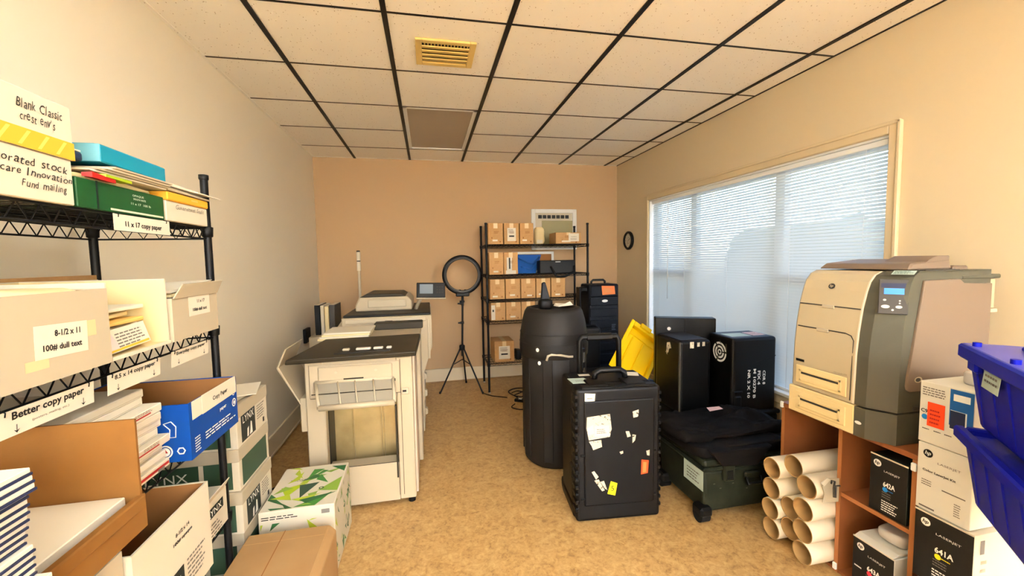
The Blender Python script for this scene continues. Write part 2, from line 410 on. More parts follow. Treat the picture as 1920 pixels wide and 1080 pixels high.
# ceiling: slab, tiles and the dark grid
GX = [-0.778 + 0.6096 * i for i in range(6)]; GY = [2.119 + 0.6096 * j for j in range(-10, 5)]
b = B(); b.box(XL - .1, XR + .1, YN - .1, YB + .1, ZC + .10, ZC + .2, wall_m)
xs = [XL] + GX + [XR]; ys = [YN] + GY + [YB]
for i in range(len(xs) - 1):
    for j in range(len(ys) - 1):
        if i == 2 and (abs(ys[j] - GY[12]) < .01 or abs(ys[j] - GY[13]) < .01): continue      # the light fitting
        b.box(xs[i] + .006, xs[i + 1] - .006, ys[j] + .006, ys[j + 1] - .006, ZC, ZC + .015, tile_m)
ceil = structure(b.obj('ceiling'))
b = B()
for x in GX: b.box(x - .013, x + .013, YN, YB, ZC - .006, ZC + .03, grid_m)
for i in range(len(xs) - 1):
    for y in GY:
        if i == 2 and abs(y - GY[13]) < .01: continue
        b.box(xs[i] + (.013 if i else 0), xs[i + 1] - .013, y - .007, y + .007, ZC - .002, ZC + .03, grid_m if y < 2.3 else cross_m)
b.box(XR - .012, XR, YN, YB, ZC - .004, ZC + .02, grid_m)
g = b.obj('trim_1', ceil); structure(g)
b = B(); b.box(XL, XL + .02, YN, YB, ZC - .003, ZC + .02, tile_m); b.box(XL, XR, YB - .02, YB, ZC - .003, ZC + .02, tile_m); structure(b.obj('trim_2', ceil))
# unlit troffer
t = thing('ceiling_light', 'unlit rectangular ceiling light with a grey diffuser flush between the white tiles', 'ceiling light', (GX[1] + .305, GY[12] + .61, ZC))
b = B(); X0, X1, Y0, Y1 = GX[1] + .014, GX[2] - .014, GY[12] + .01, GY[14] - .01
for (a0, a1, c0, c1) in ((X0, X0 + .03, Y0, Y1), (X1 - .03, X1, Y0, Y1), (X0, X1, Y0, Y0 + .03), (X0, X1, Y1 - .03, Y1)):
    b.box(a0, a1, c0, c1, ZC - .002, ZC + .09, whitewood)
b.obj('frame', t)
b = B(); b.box(X0 + .03, X1 - .03, Y0 + .03, Y1 - .03, ZC + .008, ZC + .014, lightp); b.obj('diffuser', t)
b = B(); b.box(X0, X1, Y0, Y1, ZC + .09, ZC + .095, whitewood); b.obj('housing', t)
# unseen troffers assumed behind the photographer; overhead lamp added to brighten the far end
for k, (gx, gy) in enumerate(((1, 8), (1, 4), (1, 2))):
    X0, X1, Y0, Y1 = GX[gx] + .014, GX[gx + 1] - .014, GY[gy] + .01 , GY[gy + 1] - .01
    l = bpy.data.lights.new('unseen_ceiling_lamp', 'AREA'); l.shape = 'RECTANGLE'; l.size = X1 - X0; l.size_y = Y1 - Y0; l.energy = LAMP; l.color = LAMPC
    o = bpy.data.objects.new('unseen_ceiling_lamp', l); COL.objects.link(o); o.location = ((X0 + X1) / 2, (Y0 + Y1) / 2, ZC - .02)
# supply vent in the ceiling
t = thing('ceiling_vent', 'yellowed louvred air vent in the middle of a white ceiling tile', 'vent', (.135, 2.46, ZC))
VX0, VX1, VY0, VY1 = -.03, .30, 2.315, 2.605
b = B(); fw = .035
for (a0, a1, c0, c1) in ((VX0, VX0 + fw, VY0, VY1), (VX1 - fw, VX1, VY0, VY1), (VX0 + fw, VX1 - fw, VY0, VY0 + fw), (VX0 + fw, VX1 - fw, VY1 - fw, VY1)):
    b.box(a0, a1, c0, c1, ZC - .014, ZC - .001, brassv, .003)
b.obj('frame', t)
b = B(); b.box(VX0 + fw, VX1 - fw, VY0 + fw, VY1 - fw, ZC - .002, ZC - .001, ink_m); b.obj('duct', t)
for k in range(4):
    y = VY0 + fw + .046 + k * .046; b = B()
    b.hexa([(VX0 + fw, y - .020, ZC - .017), (VX1 - fw, y - .020, ZC - .017), (VX1 - fw, y + .021, ZC - .007), (VX0 + fw, y + .021, ZC - .007),
            (VX0 + fw, y - .020, ZC - .010), (VX1 - fw, y - .020, ZC - .010), (VX1 - fw, y + .021, ZC - .005), (VX0 + fw, y + .021, ZC - .005)], brassv)
    b.obj('louvre', t)
b = B()
for k in range(14): b.box(VX0 + fw + .012 + k * .018, VX0 + fw + .018 + k * .018, VY0 + fw, VY0 + fw + .024, ZC - .012, ZC - .004, brassv)
b.obj('damper', t)

# window
t = B(); fr = .04; xg = XR + .085
for (y0, y1, z0, z1) in ((WY0, WY0 + fr, WZ0, WZ1), (WY1 - fr, WY1, WZ0, WZ1), (WY0, WY1, WZ0, WZ0 + fr), (WY0, WY1, WZ1 - fr, WZ1),
                         (3.52, 3.60, WZ0, WZ1), (2.53, 2.61, WZ0, WZ1), (3.60, WY1, 1.29, 1.35), (WY0, 2.53, 1.29, 1.35)):
    t.box(xg, xg + .05, y0, y1, z0, z1, whitewood)
win = structure(t.obj('window_1'))
t = B(); t.box(xg + .02, xg + .026, WY0 + .02, WY1 - .02, WZ0 + .02, WZ1 - .02, glass_m); structure(t.obj('window_glass', win))
t = B()       # white inner jamb lining and the sill board
for (y0, y1, z0, z1) in ((WY0, WY0 + .012, WZ0, WZ1), (WY1 - .012, WY1, WZ0, WZ1), (WY0, WY1, WZ1 - .012, WZ1)): t.box(XR + .002, xg, y0, y1, z0, z1, whitewood)
t.box(XR - .035, xg, WY0 - .0, WY1, WZ0 - .004, WZ0 + .02, whitewood, .004); structure(t.obj('window_sill', win))
t = B(); cw = .06
for (y0, y1, z0, z1) in ((WY0 - cw, WY0, WZ0 - .05, WZ1 + cw), (WY1, WY1 + cw, WZ0 - .05, WZ1 + cw), (WY0, WY1, WZ1, WZ1 + cw)):
    t.box(XR - .02, XR + .001, y0, y1, z0, z1, trim_m, .005)
t.box(XR - .028, XR - .018, WY0 - cw - .004, WY0 - cw + .016, WZ0 - .05, WZ1 + cw, trim_m, .004)
t.box(XR - .028, XR - .018, WY0 - cw, WY1 + cw, WZ1 + cw - .016, WZ1 + cw + .004, trim_m, .004)
t.box(XR - .02, XR + .001, WY0 - cw, WY1 + cw, WZ0 - .07, WZ0 - .005, trim_m, .005)
structure(t.obj('trim_3', win))
# mini blind
bl = thing('window_blind', 'lowered white aluminium mini blind over the wide window on the right wall', 'blind', (XR + .04, (WY0 + WY1) / 2, WZ0 + .02))
BY0, BY1, BX = WY0 + .025, WY1 - .025, XR + .04
b = B(); b.box(BX - .02, BX + .02, BY0, BY1, WZ1 - .045, WZ1 - .012, whitewood, .003); b.obj('headrail', bl)
b = B(); b.box(BX - .014, BX + .014, BY0, BY1, WZ0 + .022, WZ0 + .038, whitewood, .003); b.obj('bottom_rail', bl)
b = B(); z = WZ0 + .05; ang = math.radians(SLAT); hw = .0125
while z < WZ1 - .05:
    pr = []
    for k in range(4):
        u = -hw + 2 * hw * k / 3; cv = .0022 * (1 - (u / hw) ** 2)
        pr.append((BX + u * math.cos(ang) + cv * math.sin(ang), z + u * math.sin(ang) + cv * math.cos(ang)))
    vs = [(p[0], BY0 + .004, p[1]) for p in pr] + [(p[0], BY1 - .004, p[1]) for p in pr]
    b.add(vs, [(k, k + 1, 5 + k, 4 + k) for k in range(3)], slat_m, True)
    z += .0212
b.obj('slats', bl)
b = B()
for y in (BY0 + .12, 2.42, 3.03, 3.62, BY1 - .15):
    for dx in (-.0135, .0135): b.tube([(BX + dx, y, WZ0 + .03), (BX + dx, y, WZ1 - .03)], .0011, whitewood, 5)
b.obj('ladder_cord', bl)
b = B(); b.tube([(BX - .026, BY1 - .33, WZ1 - .05), (BX - .03, BY1 - .33, WZ0 + .55)], .0045, whitewood, 6); b.obj('tilt_wand', bl)

# ------------------------------------------------------------------ daylight, camera
w = bpy.data.worlds.new('world'); S.world = w; w.use_nodes = True
nt = w.node_tree; bg = nt.nodes['Background']
sky = nt.nodes.new('ShaderNodeTexSky'); sky.sky_type = 'NISHITA'; sky.sun_disc = False; sky.sun_elevation = math.radians(38); sky.sun_rotation = math.radians(200)
nt.links.new(sky.outputs[0], bg.inputs['Color']); bg.inputs['Strength'].default_value = SKY
# ground outside so the lower panes do not look into the void
gr_m = mat('outside_paving', '9A968C', 0.8)
b = B(); b.box(XR + .6, XR + 14, -8, 16, -.3, -.2, gr_m); structure(b.obj('ground'))
hedge_m = mat('outside_hedge', '7E8C78', 0.9, vary=(3, '98A692', 1.0))
for k, (y, h, d) in enumerate(((5.2, 1.9, 2.6), (2.2, 1.35, 3.4))):
    b = B(); b.puff(XR + d, XR + d + 1.2, y - 1.2, y + 1.2, -.2, h, hedge_m, n=16, amp=.12, scale=2.0, seed=k)
    single(b.obj('shrub'), ['tall shrub outside the window, behind the far end of the blind', 'low shrub outside the window, behind the middle of the blind'][k], 'shrub')
l = bpy.data.lights.new('window_portal', 'AREA'); l.shape = 'RECTANGLE'; l.size = WY1 - WY0; l.size_y = WZ1 - WZ0; l.cycles.is_portal = True
o = bpy.data.objects.new('window_portal', l); COL.objects.link(o); o.location = (XR + .16, (WY0 + WY1) / 2, (WZ0 + WZ1) / 2); o.rotation_euler = (PI / 2, 0, PI / 2)

cam = bpy.data.cameras.new('camera'); co = bpy.data.objects.new('camera', cam); COL.objects.link(co)
cam.sensor_width = 36; cam.lens = 768.5 / 1920 * 36; cam.clip_start = .02
yaw, pitch, roll = .2012, .0688, .0177
fwd = Vector((math.sin(yaw) * math.cos(pitch), math.cos(yaw) * math.cos(pitch), -math.sin(pitch))); rt = Vector((math.cos(yaw), -math.sin(yaw), 0)); dn = fwd.cross(rt)
c_, s_ = math.cos(roll), math.sin(roll); r2 = c_ * rt + s_ * dn; d2 = -s_ * rt + c_ * dn
M = Matrix.Identity(4)
for i in range(3): M[i][0] = r2[i]; M[i][1] = -d2[i]; M[i][2] = -fwd[i]
M[2][3] = 1.482
co.matrix_world = M; S.camera = co
S.view_settings.view_transform = 'Standard'; S.view_settings.look = 'None'; S.view_settings.gamma = 1.0; S.view_settings.use_curve_mapping = False
S.view_settings.exposure = EXPO
S.cycles.max_bounces = 10; S.cycles.diffuse_bounces = 6; S.cycles.caustics_reflective = False; S.cycles.caustics_refractive = False; S.cycles.sample_clamp_indirect = 6
# ================================================================== LEFT SIDE: wire shelving along the left wall
def wire_shelf_deck(name, parent, x0, x1, y0, y1, z, m, along='Y', pitch=.026, truss=.052, r=.0024, h=.03):
    """open wire deck: two rails and a zigzag truss round the edge, close wires across, three stiffeners along"""
    b = B()
    zt, zb = z - .003, z - h
    c = [(x0, y0), (x1, y0), (x1, y1), (x0, y1)]
    for i in range(4):
        p, q = Vector(c[i] + (0,)), Vector(c[(i + 1) % 4] + (0,)); L = (q - p).length; n = max(2, int(round(L / truss)))
        for zz, rr in ((zt, r * 1.5), (zb, r * 1.3)): b.tube([(p.x, p.y, zz), (q.x, q.y, zz)], rr, m, 6)
        pts = []
        for k in range(2 * n + 1):
            w = p.lerp(q, k / (2 * n)); pts.append((w.x, w.y, zt if k % 2 else zb))
        b.tube(pts, r * 0.9, m, 5)
    if along == 'Y':
        n = int((y1 - y0) / pitch)
        for k in range(1, n): y = y0 + (y1 - y0) * k / n; b.tube([(x0, y, zt), (x1, y, zt)], r * .75, m, 4)
        for f in (.25, .5, .75): x = x0 + (x1 - x0) * f; b.tube([(x, y0, zt - r * 2), (x, y1, zt - r * 2)], r, m, 5)
    else:
        n = int((x1 - x0) / pitch)
        for k in range(1, n): x = x0 + (x1 - x0) * k / n; b.tube([(x, y0, zt), (x, y1, zt)], r * .75, m, 4)
        for f in (.25, .5, .75): y = y0 + (y1 - y0) * f; b.tube([(x0, y, zt - r * 2), (x1, y, zt - r * 2)], r, m, 5)
    return b.obj(name, parent)
def wire_rack(label, x0, x1, y0, y1, top, levels, along, group=None, rp=.0127, **kw):
    t = thing('wire_shelving_unit', label, 'shelving unit', ((x0 + x1) / 2, (y0 + y1) / 2, 0), 0, group)
    for (x, y) in ((x0, y0), (x1, y0), (x1, y1), (x0, y1)):
        b = B(); b.cyl((x, y, .012), (x, y, top), rp, black_m, n=14)
        z = .06
        while z < top - .02:
            b.lathe([(rp, -.0012), (rp + .0006, 0), (rp, .0012)], black_m, (x, y, z), 14); z += .0508
        p = b.obj('post', t)
        b = B(); b.lathe([(rp + .001, 0), (rp + .003, .004), (rp + .003, .018), (rp * .5, .02)], blackpl, (x, y, top - .004), 14); b.obj('cap', p)
        b = B(); b.lathe([(.016, 0), (.016, .006), (.008, .008), (.008, .02)], white_c2 if y0 > 4 else blackpl, (x, y, 0), 14); b.obj('foot', p)
        for z in levels:
            b = B(); b.lathe([(rp + .001, -.036), (rp + .0045, -.034), (rp + .0065, 0), (rp + .001, .002)], blackpl, (x, y, z), 14); b.obj('collar', p)
    for z in levels:
        wire_shelf_deck('shelf', t, x0, x1, y0, y1, z, black_m, along, **kw)
    return t
SX0, SX1, SY0, SY1 = -1.146, -.79, .49, 1.71
Z1, Z2, Z3, Z4, Z5 = 1.62, 1.255, .895, .53, .16
wire_rack('tall black wire shelving unit along the left wall, loaded with paper and cartons', SX0, SX1, SY0, SY1, 1.795, (Z1, Z2, Z3, Z4, Z5), 'Y', h=.042)

def sheet_sign(label, y0, y1, z1, h, lines, x=-.774, tilt=0.0, arrows=True, dz=0.0):
    """paper label hung from the edge of a shelf"""
    w = y1 - y0
    t = thing('shelf_sign', label, 'sign', (x, (y0 + y1) / 2, z1 - h), 0, 'paper signs hung on the shelf edges')
    a = math.radians(tilt)
    F = frame((x, (y0 + y1) / 2, z1 - h / 2), (0, math.cos(dz), math.sin(dz)), (math.sin(a), 0, math.cos(a)))
    b = B(); b.box(-w / 2, w / 2, -h / 2, h / 2, -.0006, 0, paper_m, M=F); b.obj('sheet', t)
    b = B()
    for (body, ww, hh, cy, bold) in lines: b.text(body, F, ink_m, w=ww, h=hh, cy=cy, bold=bold, off=.0008)
    if arrows:
        for sx in (-.33, .36):
            ax = sx * w; ay = -h * .22
            b.quad(F, .0022, h * .26, ink_g, .0008, ax, ay)
            b.ngon(F, [(ax - .006, ay - h * .06), (ax, ay - h * .2), (ax + .006, ay - h * .06), (ax, ay - h * .11)], ink_m, .0008)
    b.obj('lettering', t)
    for sx in (-.43, .43):
        b = B(); b.tube([F @ Vector((sx * w, h * .32, .001)), F @ Vector((sx * w, h * .49, .002)), F @ Vector((sx * w, h * .56, -.006))], .0012, black_m, 5); b.obj('wire_tie', t)
sheet_sign('white sign hung from the top shelf edge reading 11 x 17 copy paper', 1.225, 1.455, 1.617, .042, [('11 x 17 copy paper', .15, .018, -.004, True)], arrows=False)
sheet_sign('wide white sign under the middle shelf reading Better copy paper', .895, 1.118, 1.217, .050, [('Better copy paper', .165, .020, .011, True), ('(posters, mailing, etc.)', .085, .006, -.008, False)], tilt=3)
sheet_sign('white sign under the middle shelf reading 8.5 x 14 copy paper', 1.16, 1.36, 1.217, .050, [('8.5 x 14 copy paper', .155, .015, .013, True)], tilt=3)
sheet_sign('white sign nearest the far post of the shelving, reading Everyday copy paper', 1.415, 1.63, 1.219, .048, [('Everyday copy paper', .165, .013, .013, True)], tilt=3)

yell_l = mat('band_pale', 'F2C661', 0.6)
# ---- cartons
def carton_root(name, label, cat, x0, x1, y0, y1, z0, group=None, rz=0.0):
    return thing(name, label, cat, ((x0 + x1) / 2, (y0 + y1) / 2, z0), rz, group)
def open_box(t, x0, x1, y0, y1, z0, z1, mo, mi_, th=.005, cut=None, name='body'):
    """open-topped carton: outside material mo, inside mi_; cut = lowered wall tops {'x1': z}"""
    cut = cut or {}; b = B()
    b.box(x0, x1, y0, y1, z0, z0 + th, mo)
    b.quad(Fz((x0 + x1) / 2, (y0 + y1) / 2, z0 + th), x1 - x0 - 2 * th, y1 - y0 - 2 * th, mi_)
    W = {'x0': (x0, x0 + th, y0, y1), 'x1': (x1 - th, x1, y0, y1), 'y0': (x0 + th, x1 - th, y0, y0 + th), 'y1': (x0 + th, x1 - th, y1 - th, y1)}
    for k, (a0, a1, c0, c1) in W.items():
        zt = cut.get(k, z1); b.box(a0, a1, c0, c1, z0 + th, zt, mo)
        cz = (zt + z0) / 2; hh = zt - z0 - th
        if k == 'x0': b.quad(Fx(x0 + th, (y0 + y1) / 2, cz), y1 - y0 - 2 * th, hh, mi_)
        if k == 'x1': b.quad(Fnx(x1 - th, (y0 + y1) / 2, cz), y1 - y0 - 2 * th, hh, mi_)
        if k == 'y0': b.quad(frame(((x0 + x1) / 2, y0 + th, cz), (-1, 0, 0), (0, 0, 1)), x1 - x0 - 2 * th, hh, mi_)
        if k == 'y1': b.quad(Fny((x0 + x1) / 2, y1 - th, cz), x1 - x0 - 2 * th, hh, mi_)
    return b.obj(name, t)
def label_part(t, F, w, h, lines, m=None, name='label', ink=None):
    b = B(); b.box(-w / 2, w / 2, -h / 2, h / 2, .0003, .0008, m or paper_m, M=F)
    for (body, ww, hh, cx, cy, bold) in lines: b.text(body, F, ink or ink_m, w=ww, h=hh, cx=cx, cy=cy, bold=bold, off=.0014)
    return b.obj(name, t)

# top shelf: two handwritten boxes
t = carton_root('envelope_box', 'upper of two handwritten white boxes on the top shelf, yellow band along its foot', 'box', -1.06, -.775, .80, 1.122, 1.722)
b = B(); b.box(-1.06, -.775, .80, 1.122, 1.722, 1.838, white_c, .002); b.obj('body', t)
b = B(); b.box(-.7752, -.7738, .80, 1.1235, 1.722, 1.760, yell_m); b.box(-1.06, -.775, 1.122, 1.1235, 1.722, 1.76, yell_m)
for k in range(7): b.ngon(Fx(-.7738, .84 + k * .042, 1.741), [(-.018, -.015), (-.010, -.015), (.012, .015), (.004, .015)], yell_l, .0005)
b.obj('band', t)
b = B(); F = Fx(-.775, .985, 1.80)
b.hand('Blank Classic', F, ink_m, .105, .022, .062, .008, 3); b.hand("crest env's", F, ink_m, .08, .02, .055, -.016, 4); b.obj('handwriting', t)
t = carton_root('stock_box', 'lower handwritten white box on the top shelf, reading Perforated stock', 'box', -1.07, -.778, .80, 1.118, Z1)
b = B(); b.box(-1.07, -.778, .80, 1.118, Z1 + .001, 1.721, white_c, .002); b.obj('body', t)
b = B(); F = Fx(-.778, .985, 1.672)
b.hand('Perforated stock', F, ink_m, .20, .02, .02, .024, 5); b.hand('Eyecare Innovation', F, ink_m, .20, .021, .03, .002, 6); b.hand('Fund mailing', F, ink_m, .105, .02, .062, -.020, 7); b.obj('handwriting', t)
# green ream wrapper box, papers, navy folder, teal box
t = carton_root('paper_carton', 'long dark green carton at the bottom of the paper pile on the top shelf', 'carton', -1.06, -.78, 1.128, 1.446, Z1)
b = B(); b.box(-1.06, -.78, 1.128, 1.446, Z1 + .001, 1.69, dkgreen, .002); b.obj('body', t)
b = B(); F = Fx(-.78, 1.287, 1.656); b.quad(F, .21, .005, paper_m, .001, .045, -.028)
b.text('OPAQUE', F, ink_w, w=.045, h=.006, cx=.045, cy=.018); b.text('SMOOTH WHITE', F, ink_w, w=.05, h=.005, cx=.05, cy=.009); b.text('11 x 17  100 lb', F, ink_w, w=.08, h=.006, cx=.055, cy=-.004); b.obj('print', t)
b = B(); b.box(-.7795, -.7785, 1.185, 1.19, Z1 + .002, 1.69, lynx_d); b.obj('strap', t)
b = B(); b.puff(-1.05, -.795, 1.13, 1.44, 1.6905, 1.704, paper_y, n=14, amp=.004, scale=9, e=.25, seed=2)
single(b.obj('envelope_pile'), 'crumpled cream papers lying between the dark green carton and the teal box', 'papers')
b = B(); b.hexa([(-.786, 1.155, 1.696), (-.768, 1.16, 1.694), (-.768, 1.235, 1.692), (-.786, 1.23, 1.694), (-.786, 1.155, 1.704), (-.768, 1.16, 1.707), (-.768, 1.235, 1.701), (-.786, 1.23, 1.703)], red_m)
b.hexa([(-.786, 1.19, 1.701), (-.766, 1.20, 1.703), (-.766, 1.29, 1.701), (-.786, 1.28, 1.700), (-.786, 1.19, 1.7085), (-.766, 1.20, 1.7095), (-.766, 1.29, 1.708), (-.786, 1.28, 1.708)], lime_m)
single(b.obj('flyer'), 'red and yellow flyer poking out of the papers on the top shelf', 'flyer')
for k in range(4):
    b = B(); z = 1.7125 + k * .0052; dy = .02 * k
    b.hexa([(-1.03, 1.15 + dy, z), (-.775 + .006 * k, 1.16 + dy, z - .001), (-.770 + .006 * k, 1.445, z - .002), (-1.03, 1.44, z), (-1.03, 1.15 + dy, z + .004), (-.775 + .006 * k, 1.16 + dy, z + .0034), (-.770 + .006 * k, 1.445, z + .0024), (-1.03, 1.44, z + .004)], paper_m if k % 2 == 0 else white_c2)
    single(b.obj('paper_sheaf'), ['lowest white sheaf under the teal box on the top shelf', 'second white sheaf from the bottom under the teal box', 'third white sheaf from the bottom under the teal box', 'uppermost white sheaf, directly under the teal box'][k], 'papers', 'white sheaves under the teal box')
t = carton_root('folder', 'dark navy folder lying beside the teal box on the top shelf', 'folder', -1.03, -.80, 1.128, 1.225, 1.733)
b = B(); b.box(-1.03, -.80, 1.126, 1.186, 1.7335, 1.756, nvypap, .006, seg=2); b.obj('cover', t)
b = B(); b.box(-1.028, -.803, 1.130, 1.183, 1.7565, 1.760, paper_m); b.obj('pages', t)
t = carton_root('teal_box', 'glossy teal paper box lying tilted on top of the pile on the top shelf', 'box', -1.02, -.77, 1.19, 1.452, 1.733)
M = Matrix.Translation((-.785, 1.325, 1.736)) @ Matrix.Rotation(math.radians(-1), 4, 'X')
b = B(); b.box(-.23, .012, -.128, .128, 0, .044, teal_m, .003, M=M); b.obj('body', t)
b = B(); b.box(-.229, .011, -.1285, -.125, .001, .043, teal_l, M=M); b.box(-.228, .0, -.127, .126, .044, .0445, teal_l, M=M); b.obj('wrapper_end', t)
b = B(); b.puff(-1.0, -.83, 1.130, 1.188, 1.7605, 1.785, teal_l, n=12, amp=.006, scale=14, seed=4)
single(b.obj('plastic_wrap'), 'crumpled pale blue plastic wrap beside the teal box', 'plastic wrap')
# white box with yellow stock at the far end of the top shelf
t = carton_root('cardstock_box', 'small white handwritten box by the far post of the top shelf', 'box', -1.04, -.782, 1.45, 1.69, Z1)
b = B(); b.box(-1.04, -.778, 1.452, 1.690, Z1 + .001, 1.683, white_c, .002); b.obj('body', t)
b = B(); b.hand('Government Stuff', Fx(-.778, 1.585, 1.668), ink_g, .17, .016, 0, 0, 8); b.obj('handwriting', t)
t = carton_root('yellow_ream', 'ream of golden yellow paper on the white box by the far post', 'ream', -1.03, -.78, 1.455, 1.69, 1.684)
b = B(); b.box(-1.03, -.772, 1.452, 1.689, 1.684, 1.71, yell_m, .003); b.obj('paper', t)
b = B(); b.quad(Fx(-.772, 1.60, 1.699), .04, .006, env_m, .001); b.obj('ream_tag', t)
for k, (y0, y1, dz) in enumerate(((1.455, 1.688, 0), (1.465, 1.692, .014))):
    b = B(); z = 1.7155 + dz
    b.hexa([(-1.02, y0, z), (-.776, y0 + .01, z), (-.765, y1, z - .004), (-1.02, y1 - .02, z), (-1.02, y0, z + .005), (-.776, y0 + .01, z + .009), (-.765, y1, z), (-1.02, y1 - .02, z + .005)], paper_m if k else white_c2)
    if k: b.hexa([(-.774, 1.60, z), (-.758, 1.60, z - .004), (-.752, 1.745, z - .006), (-.772, 1.735, z - .002), (-.774, 1.60, z + .005), (-.758, 1.60, z), (-.752, 1.745, z - .003), (-.772, 1.735, z + .002)], paper_m)
    single(b.obj('loose_papers'), ['loose white papers directly on the golden yellow ream', 'topmost loose paper above the golden yellow ream, sticking out past the post'][k], 'papers')

# middle shelf: white open boxes
t = carton_root('paper_box', 'big scuffed white box labelled 8-1/2 x 11 on the middle shelf', 'box', -1.10, -.742, .868, 1.134, Z2)
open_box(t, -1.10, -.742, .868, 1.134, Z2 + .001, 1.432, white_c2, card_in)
label_part(t, frame((-.742, 1.005, 1.335), (0, 1, -.035), (0, .035, 1)), .125, .066, [('8-1/2 x 11', .062, .013, .012, .015, True), ('100# dull text', .092, .014, .0, -.013, True)])
b = B(); F = Fx(-.742, 1.0, 1.335); b.quad(F, .03, .035, tape_m, .0004, .078, .012); b.obj('tape', t); b = B(); b.quad(F, .05, .02, tape_m, .0004, -.055, -.04); b.obj('tape', t)
b = B(); b.puff(-1.08, -.755, .88, 1.12, 1.36, 1.438, paper_y, n=12, amp=.006, scale=9, seed=9); single(b.obj('paper_fill'), 'cream papers filling the box labelled 8-1/2 x 11', 'papers')
t = carton_root('envelope_carton', 'open fronted white box of manila envelopes on the middle shelf', 'box', -1.10, -.745, 1.14, 1.37, Z2)
open_box(t, -1.10, -.745, 1.14, 1.37, Z2 + .001, 1.445, white_c, paper_y, cut={'x1': 1.265})
b = B(); b.prism([(0, 0), (.07, 0), (.11, -.04), (.13, -.178), (0, -.178)], Fny(-.885, 1.3699, 1.438), -.006, white_c); b.obj('flap', t)
for k in range(7):
    z = 1.267 + k * .0165; b = B(); a = .02 * math.sin(k * 2.3); y1 = 1.335 - .012 * (k % 3); x1 = -.787 - .010 * ((k * 5) % 4)
    m = (env_m, paper_y, env_m, paper_m, env_m, paper_y, paper_m)[k]
    b.hexa([(-1.06, 1.15, z), (x1, 1.15, z - .003), (x1 + a, y1, z), (-1.06, y1, z), (-1.06, 1.15, z + .013), (x1, 1.15, z + .004), (x1 + a, y1, z + .011), (-1.06, y1, z + .013)], m, .002)
    single(b.obj('envelope'), ['lowest envelope in the open white box on the middle shelf', 'second envelope up in the open white box', 'third envelope up in the open white box', 'fourth envelope up in the open white box', 'fifth envelope up in the open white box', 'sixth envelope up in the open white box', 'top envelope in the open white box on the middle shelf'][k], 'envelope', 'manila envelopes in the open white box')
b = B(); M = frame((-.768, 1.232, 1.299), (0, 1, 0.06), (-.25, 0, 1)); b.box(-.075, .075, -.027, .03, -.004, 0, paper_m, M=M)
b.scribble(M, .10, .04, ink_g, 5, .01, .0, .0008, 3); b.quad(M, .14, .006, yell_m, .0006, 0, -.022); b.ngon(M, [(-.075, -.02), (-.035, -.02), (-.05, .02), (-.075, .01)], pink_m, .0006)
single(b.obj('printed_leaflet'), 'printed leaflet leaning at the front of the open white box of envelopes', 'leaflet')
t = carton_root('paper_box', 'white box with a tilted flap labelled 11 x 17 by the far post', 'box', -1.10, -.742, 1.38, 1.64, Z2)
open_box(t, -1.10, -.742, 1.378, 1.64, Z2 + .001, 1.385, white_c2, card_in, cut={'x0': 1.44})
b = B(); M = frame((-.742, 1.511, 1.385), (0, 1, 0), (.30, 0, 1)); b.prism([(-.128, 0), (.128, 0), (.142, .044), (-.10, .044)], M, .004, white_c2); b.obj('flap', t)
label_part(t, Fx(-.742, 1.525, 1.352), .125, .062, [('11 x 17', .045, .011, .008, .014, True), ('100# dull text', .085, .012, 0, -.012, True)])
for k in range(3):
    b = B(); z = 1.375 + .012 * k
    b.hexa([(-1.06, 1.40, z), (-.76, 1.41, z), (-.76, 1.63, z + .02), (-1.06, 1.62, z + .01), (-1.06, 1.40, z + .008), (-.76, 1.41, z + .008), (-.755, 1.645, z + .032), (-1.06, 1.63, z + .02)], (paper_m, paper_y, paper_m)[k])
    single(b.obj('paper_sheaf'), ['lowest sheaf in the box labelled 11 x 17', 'middle sheaf in the box labelled 11 x 17', 'topmost sheaf sticking out of the box labelled 11 x 17'][k], 'papers', 'sheaves in the 11 x 17 box')
b = B(); b.box(-1.12, -1.112, .88, 1.66, Z2 + .002, 1.455, card_m); single(b.obj('cardboard_sheet'), 'brown cardboard sheet standing behind the white boxes on the middle shelf', 'cardboard')

# third shelf: reams in a slumped pile, blue carton, brown tray carton
for k in range(10):
    z0 = Z3 + .002 + k * .0238; h = .0228
    rnd = random.Random(k + 3)
    if k < 3: ox, oy, a = -.008 * k, .0, .0
    else: ox, oy, a = rnd.uniform(-.03, .012), rnd.uniform(-.015, .008), rnd.uniform(-.04, .05)
    if k > 7: ox -= .03; oy -= .02
    lab = ['bottom ream, with the red band, of the slumped white paper pile', 'second white paper ream from the bottom of the slumped pile', 'third white paper ream from the bottom of the slumped pile', 'fourth white paper ream from the bottom of the slumped pile', 'fifth white paper ream from the bottom of the slumped pile', 'fifth white paper ream from the top of the slumped pile', 'fourth white paper ream from the top of the slumped pile', 'third white paper ream from the top of the slumped pile', 'second white paper ream from the top of the slumped pile', 'topmost white paper ream of the slumped pile under the sign'][k]
    t = thing('paper_ream', lab, 'paper ream', (-.925 + ox, 1.205 + oy, z0), a, 'paper reams on the third shelf')
    b = B(); M = Matrix.Identity(4); b.box(-.16, .16, -.145, .150, 0, h, paper_m if k % 3 else white_c, .002)
    b.obj('paper', t, world=False)
    b = B(); F = Fx(.16, 0, h / 2)
    if k == 0: b.quad(F, .25, .008, red_m, .0006, .02, .0); b.text('500', F, ink_w, h=.005, cx=.0, cy=0, off=.001); b.quad(F, .03, .008, ink_g, .0008, .11, -.006)
    elif k in (7, 3): b.quad(F, .1, .004, red_m, .0006, .05, -.002); b.scribble(F, .07, .008, ink_g, 2, .07, .006, seed=k)
    else: b.quad(F, .28, .0015, white_c2, .0006, 0, -.006)
    b.obj('wrapper_print', t, world=False)
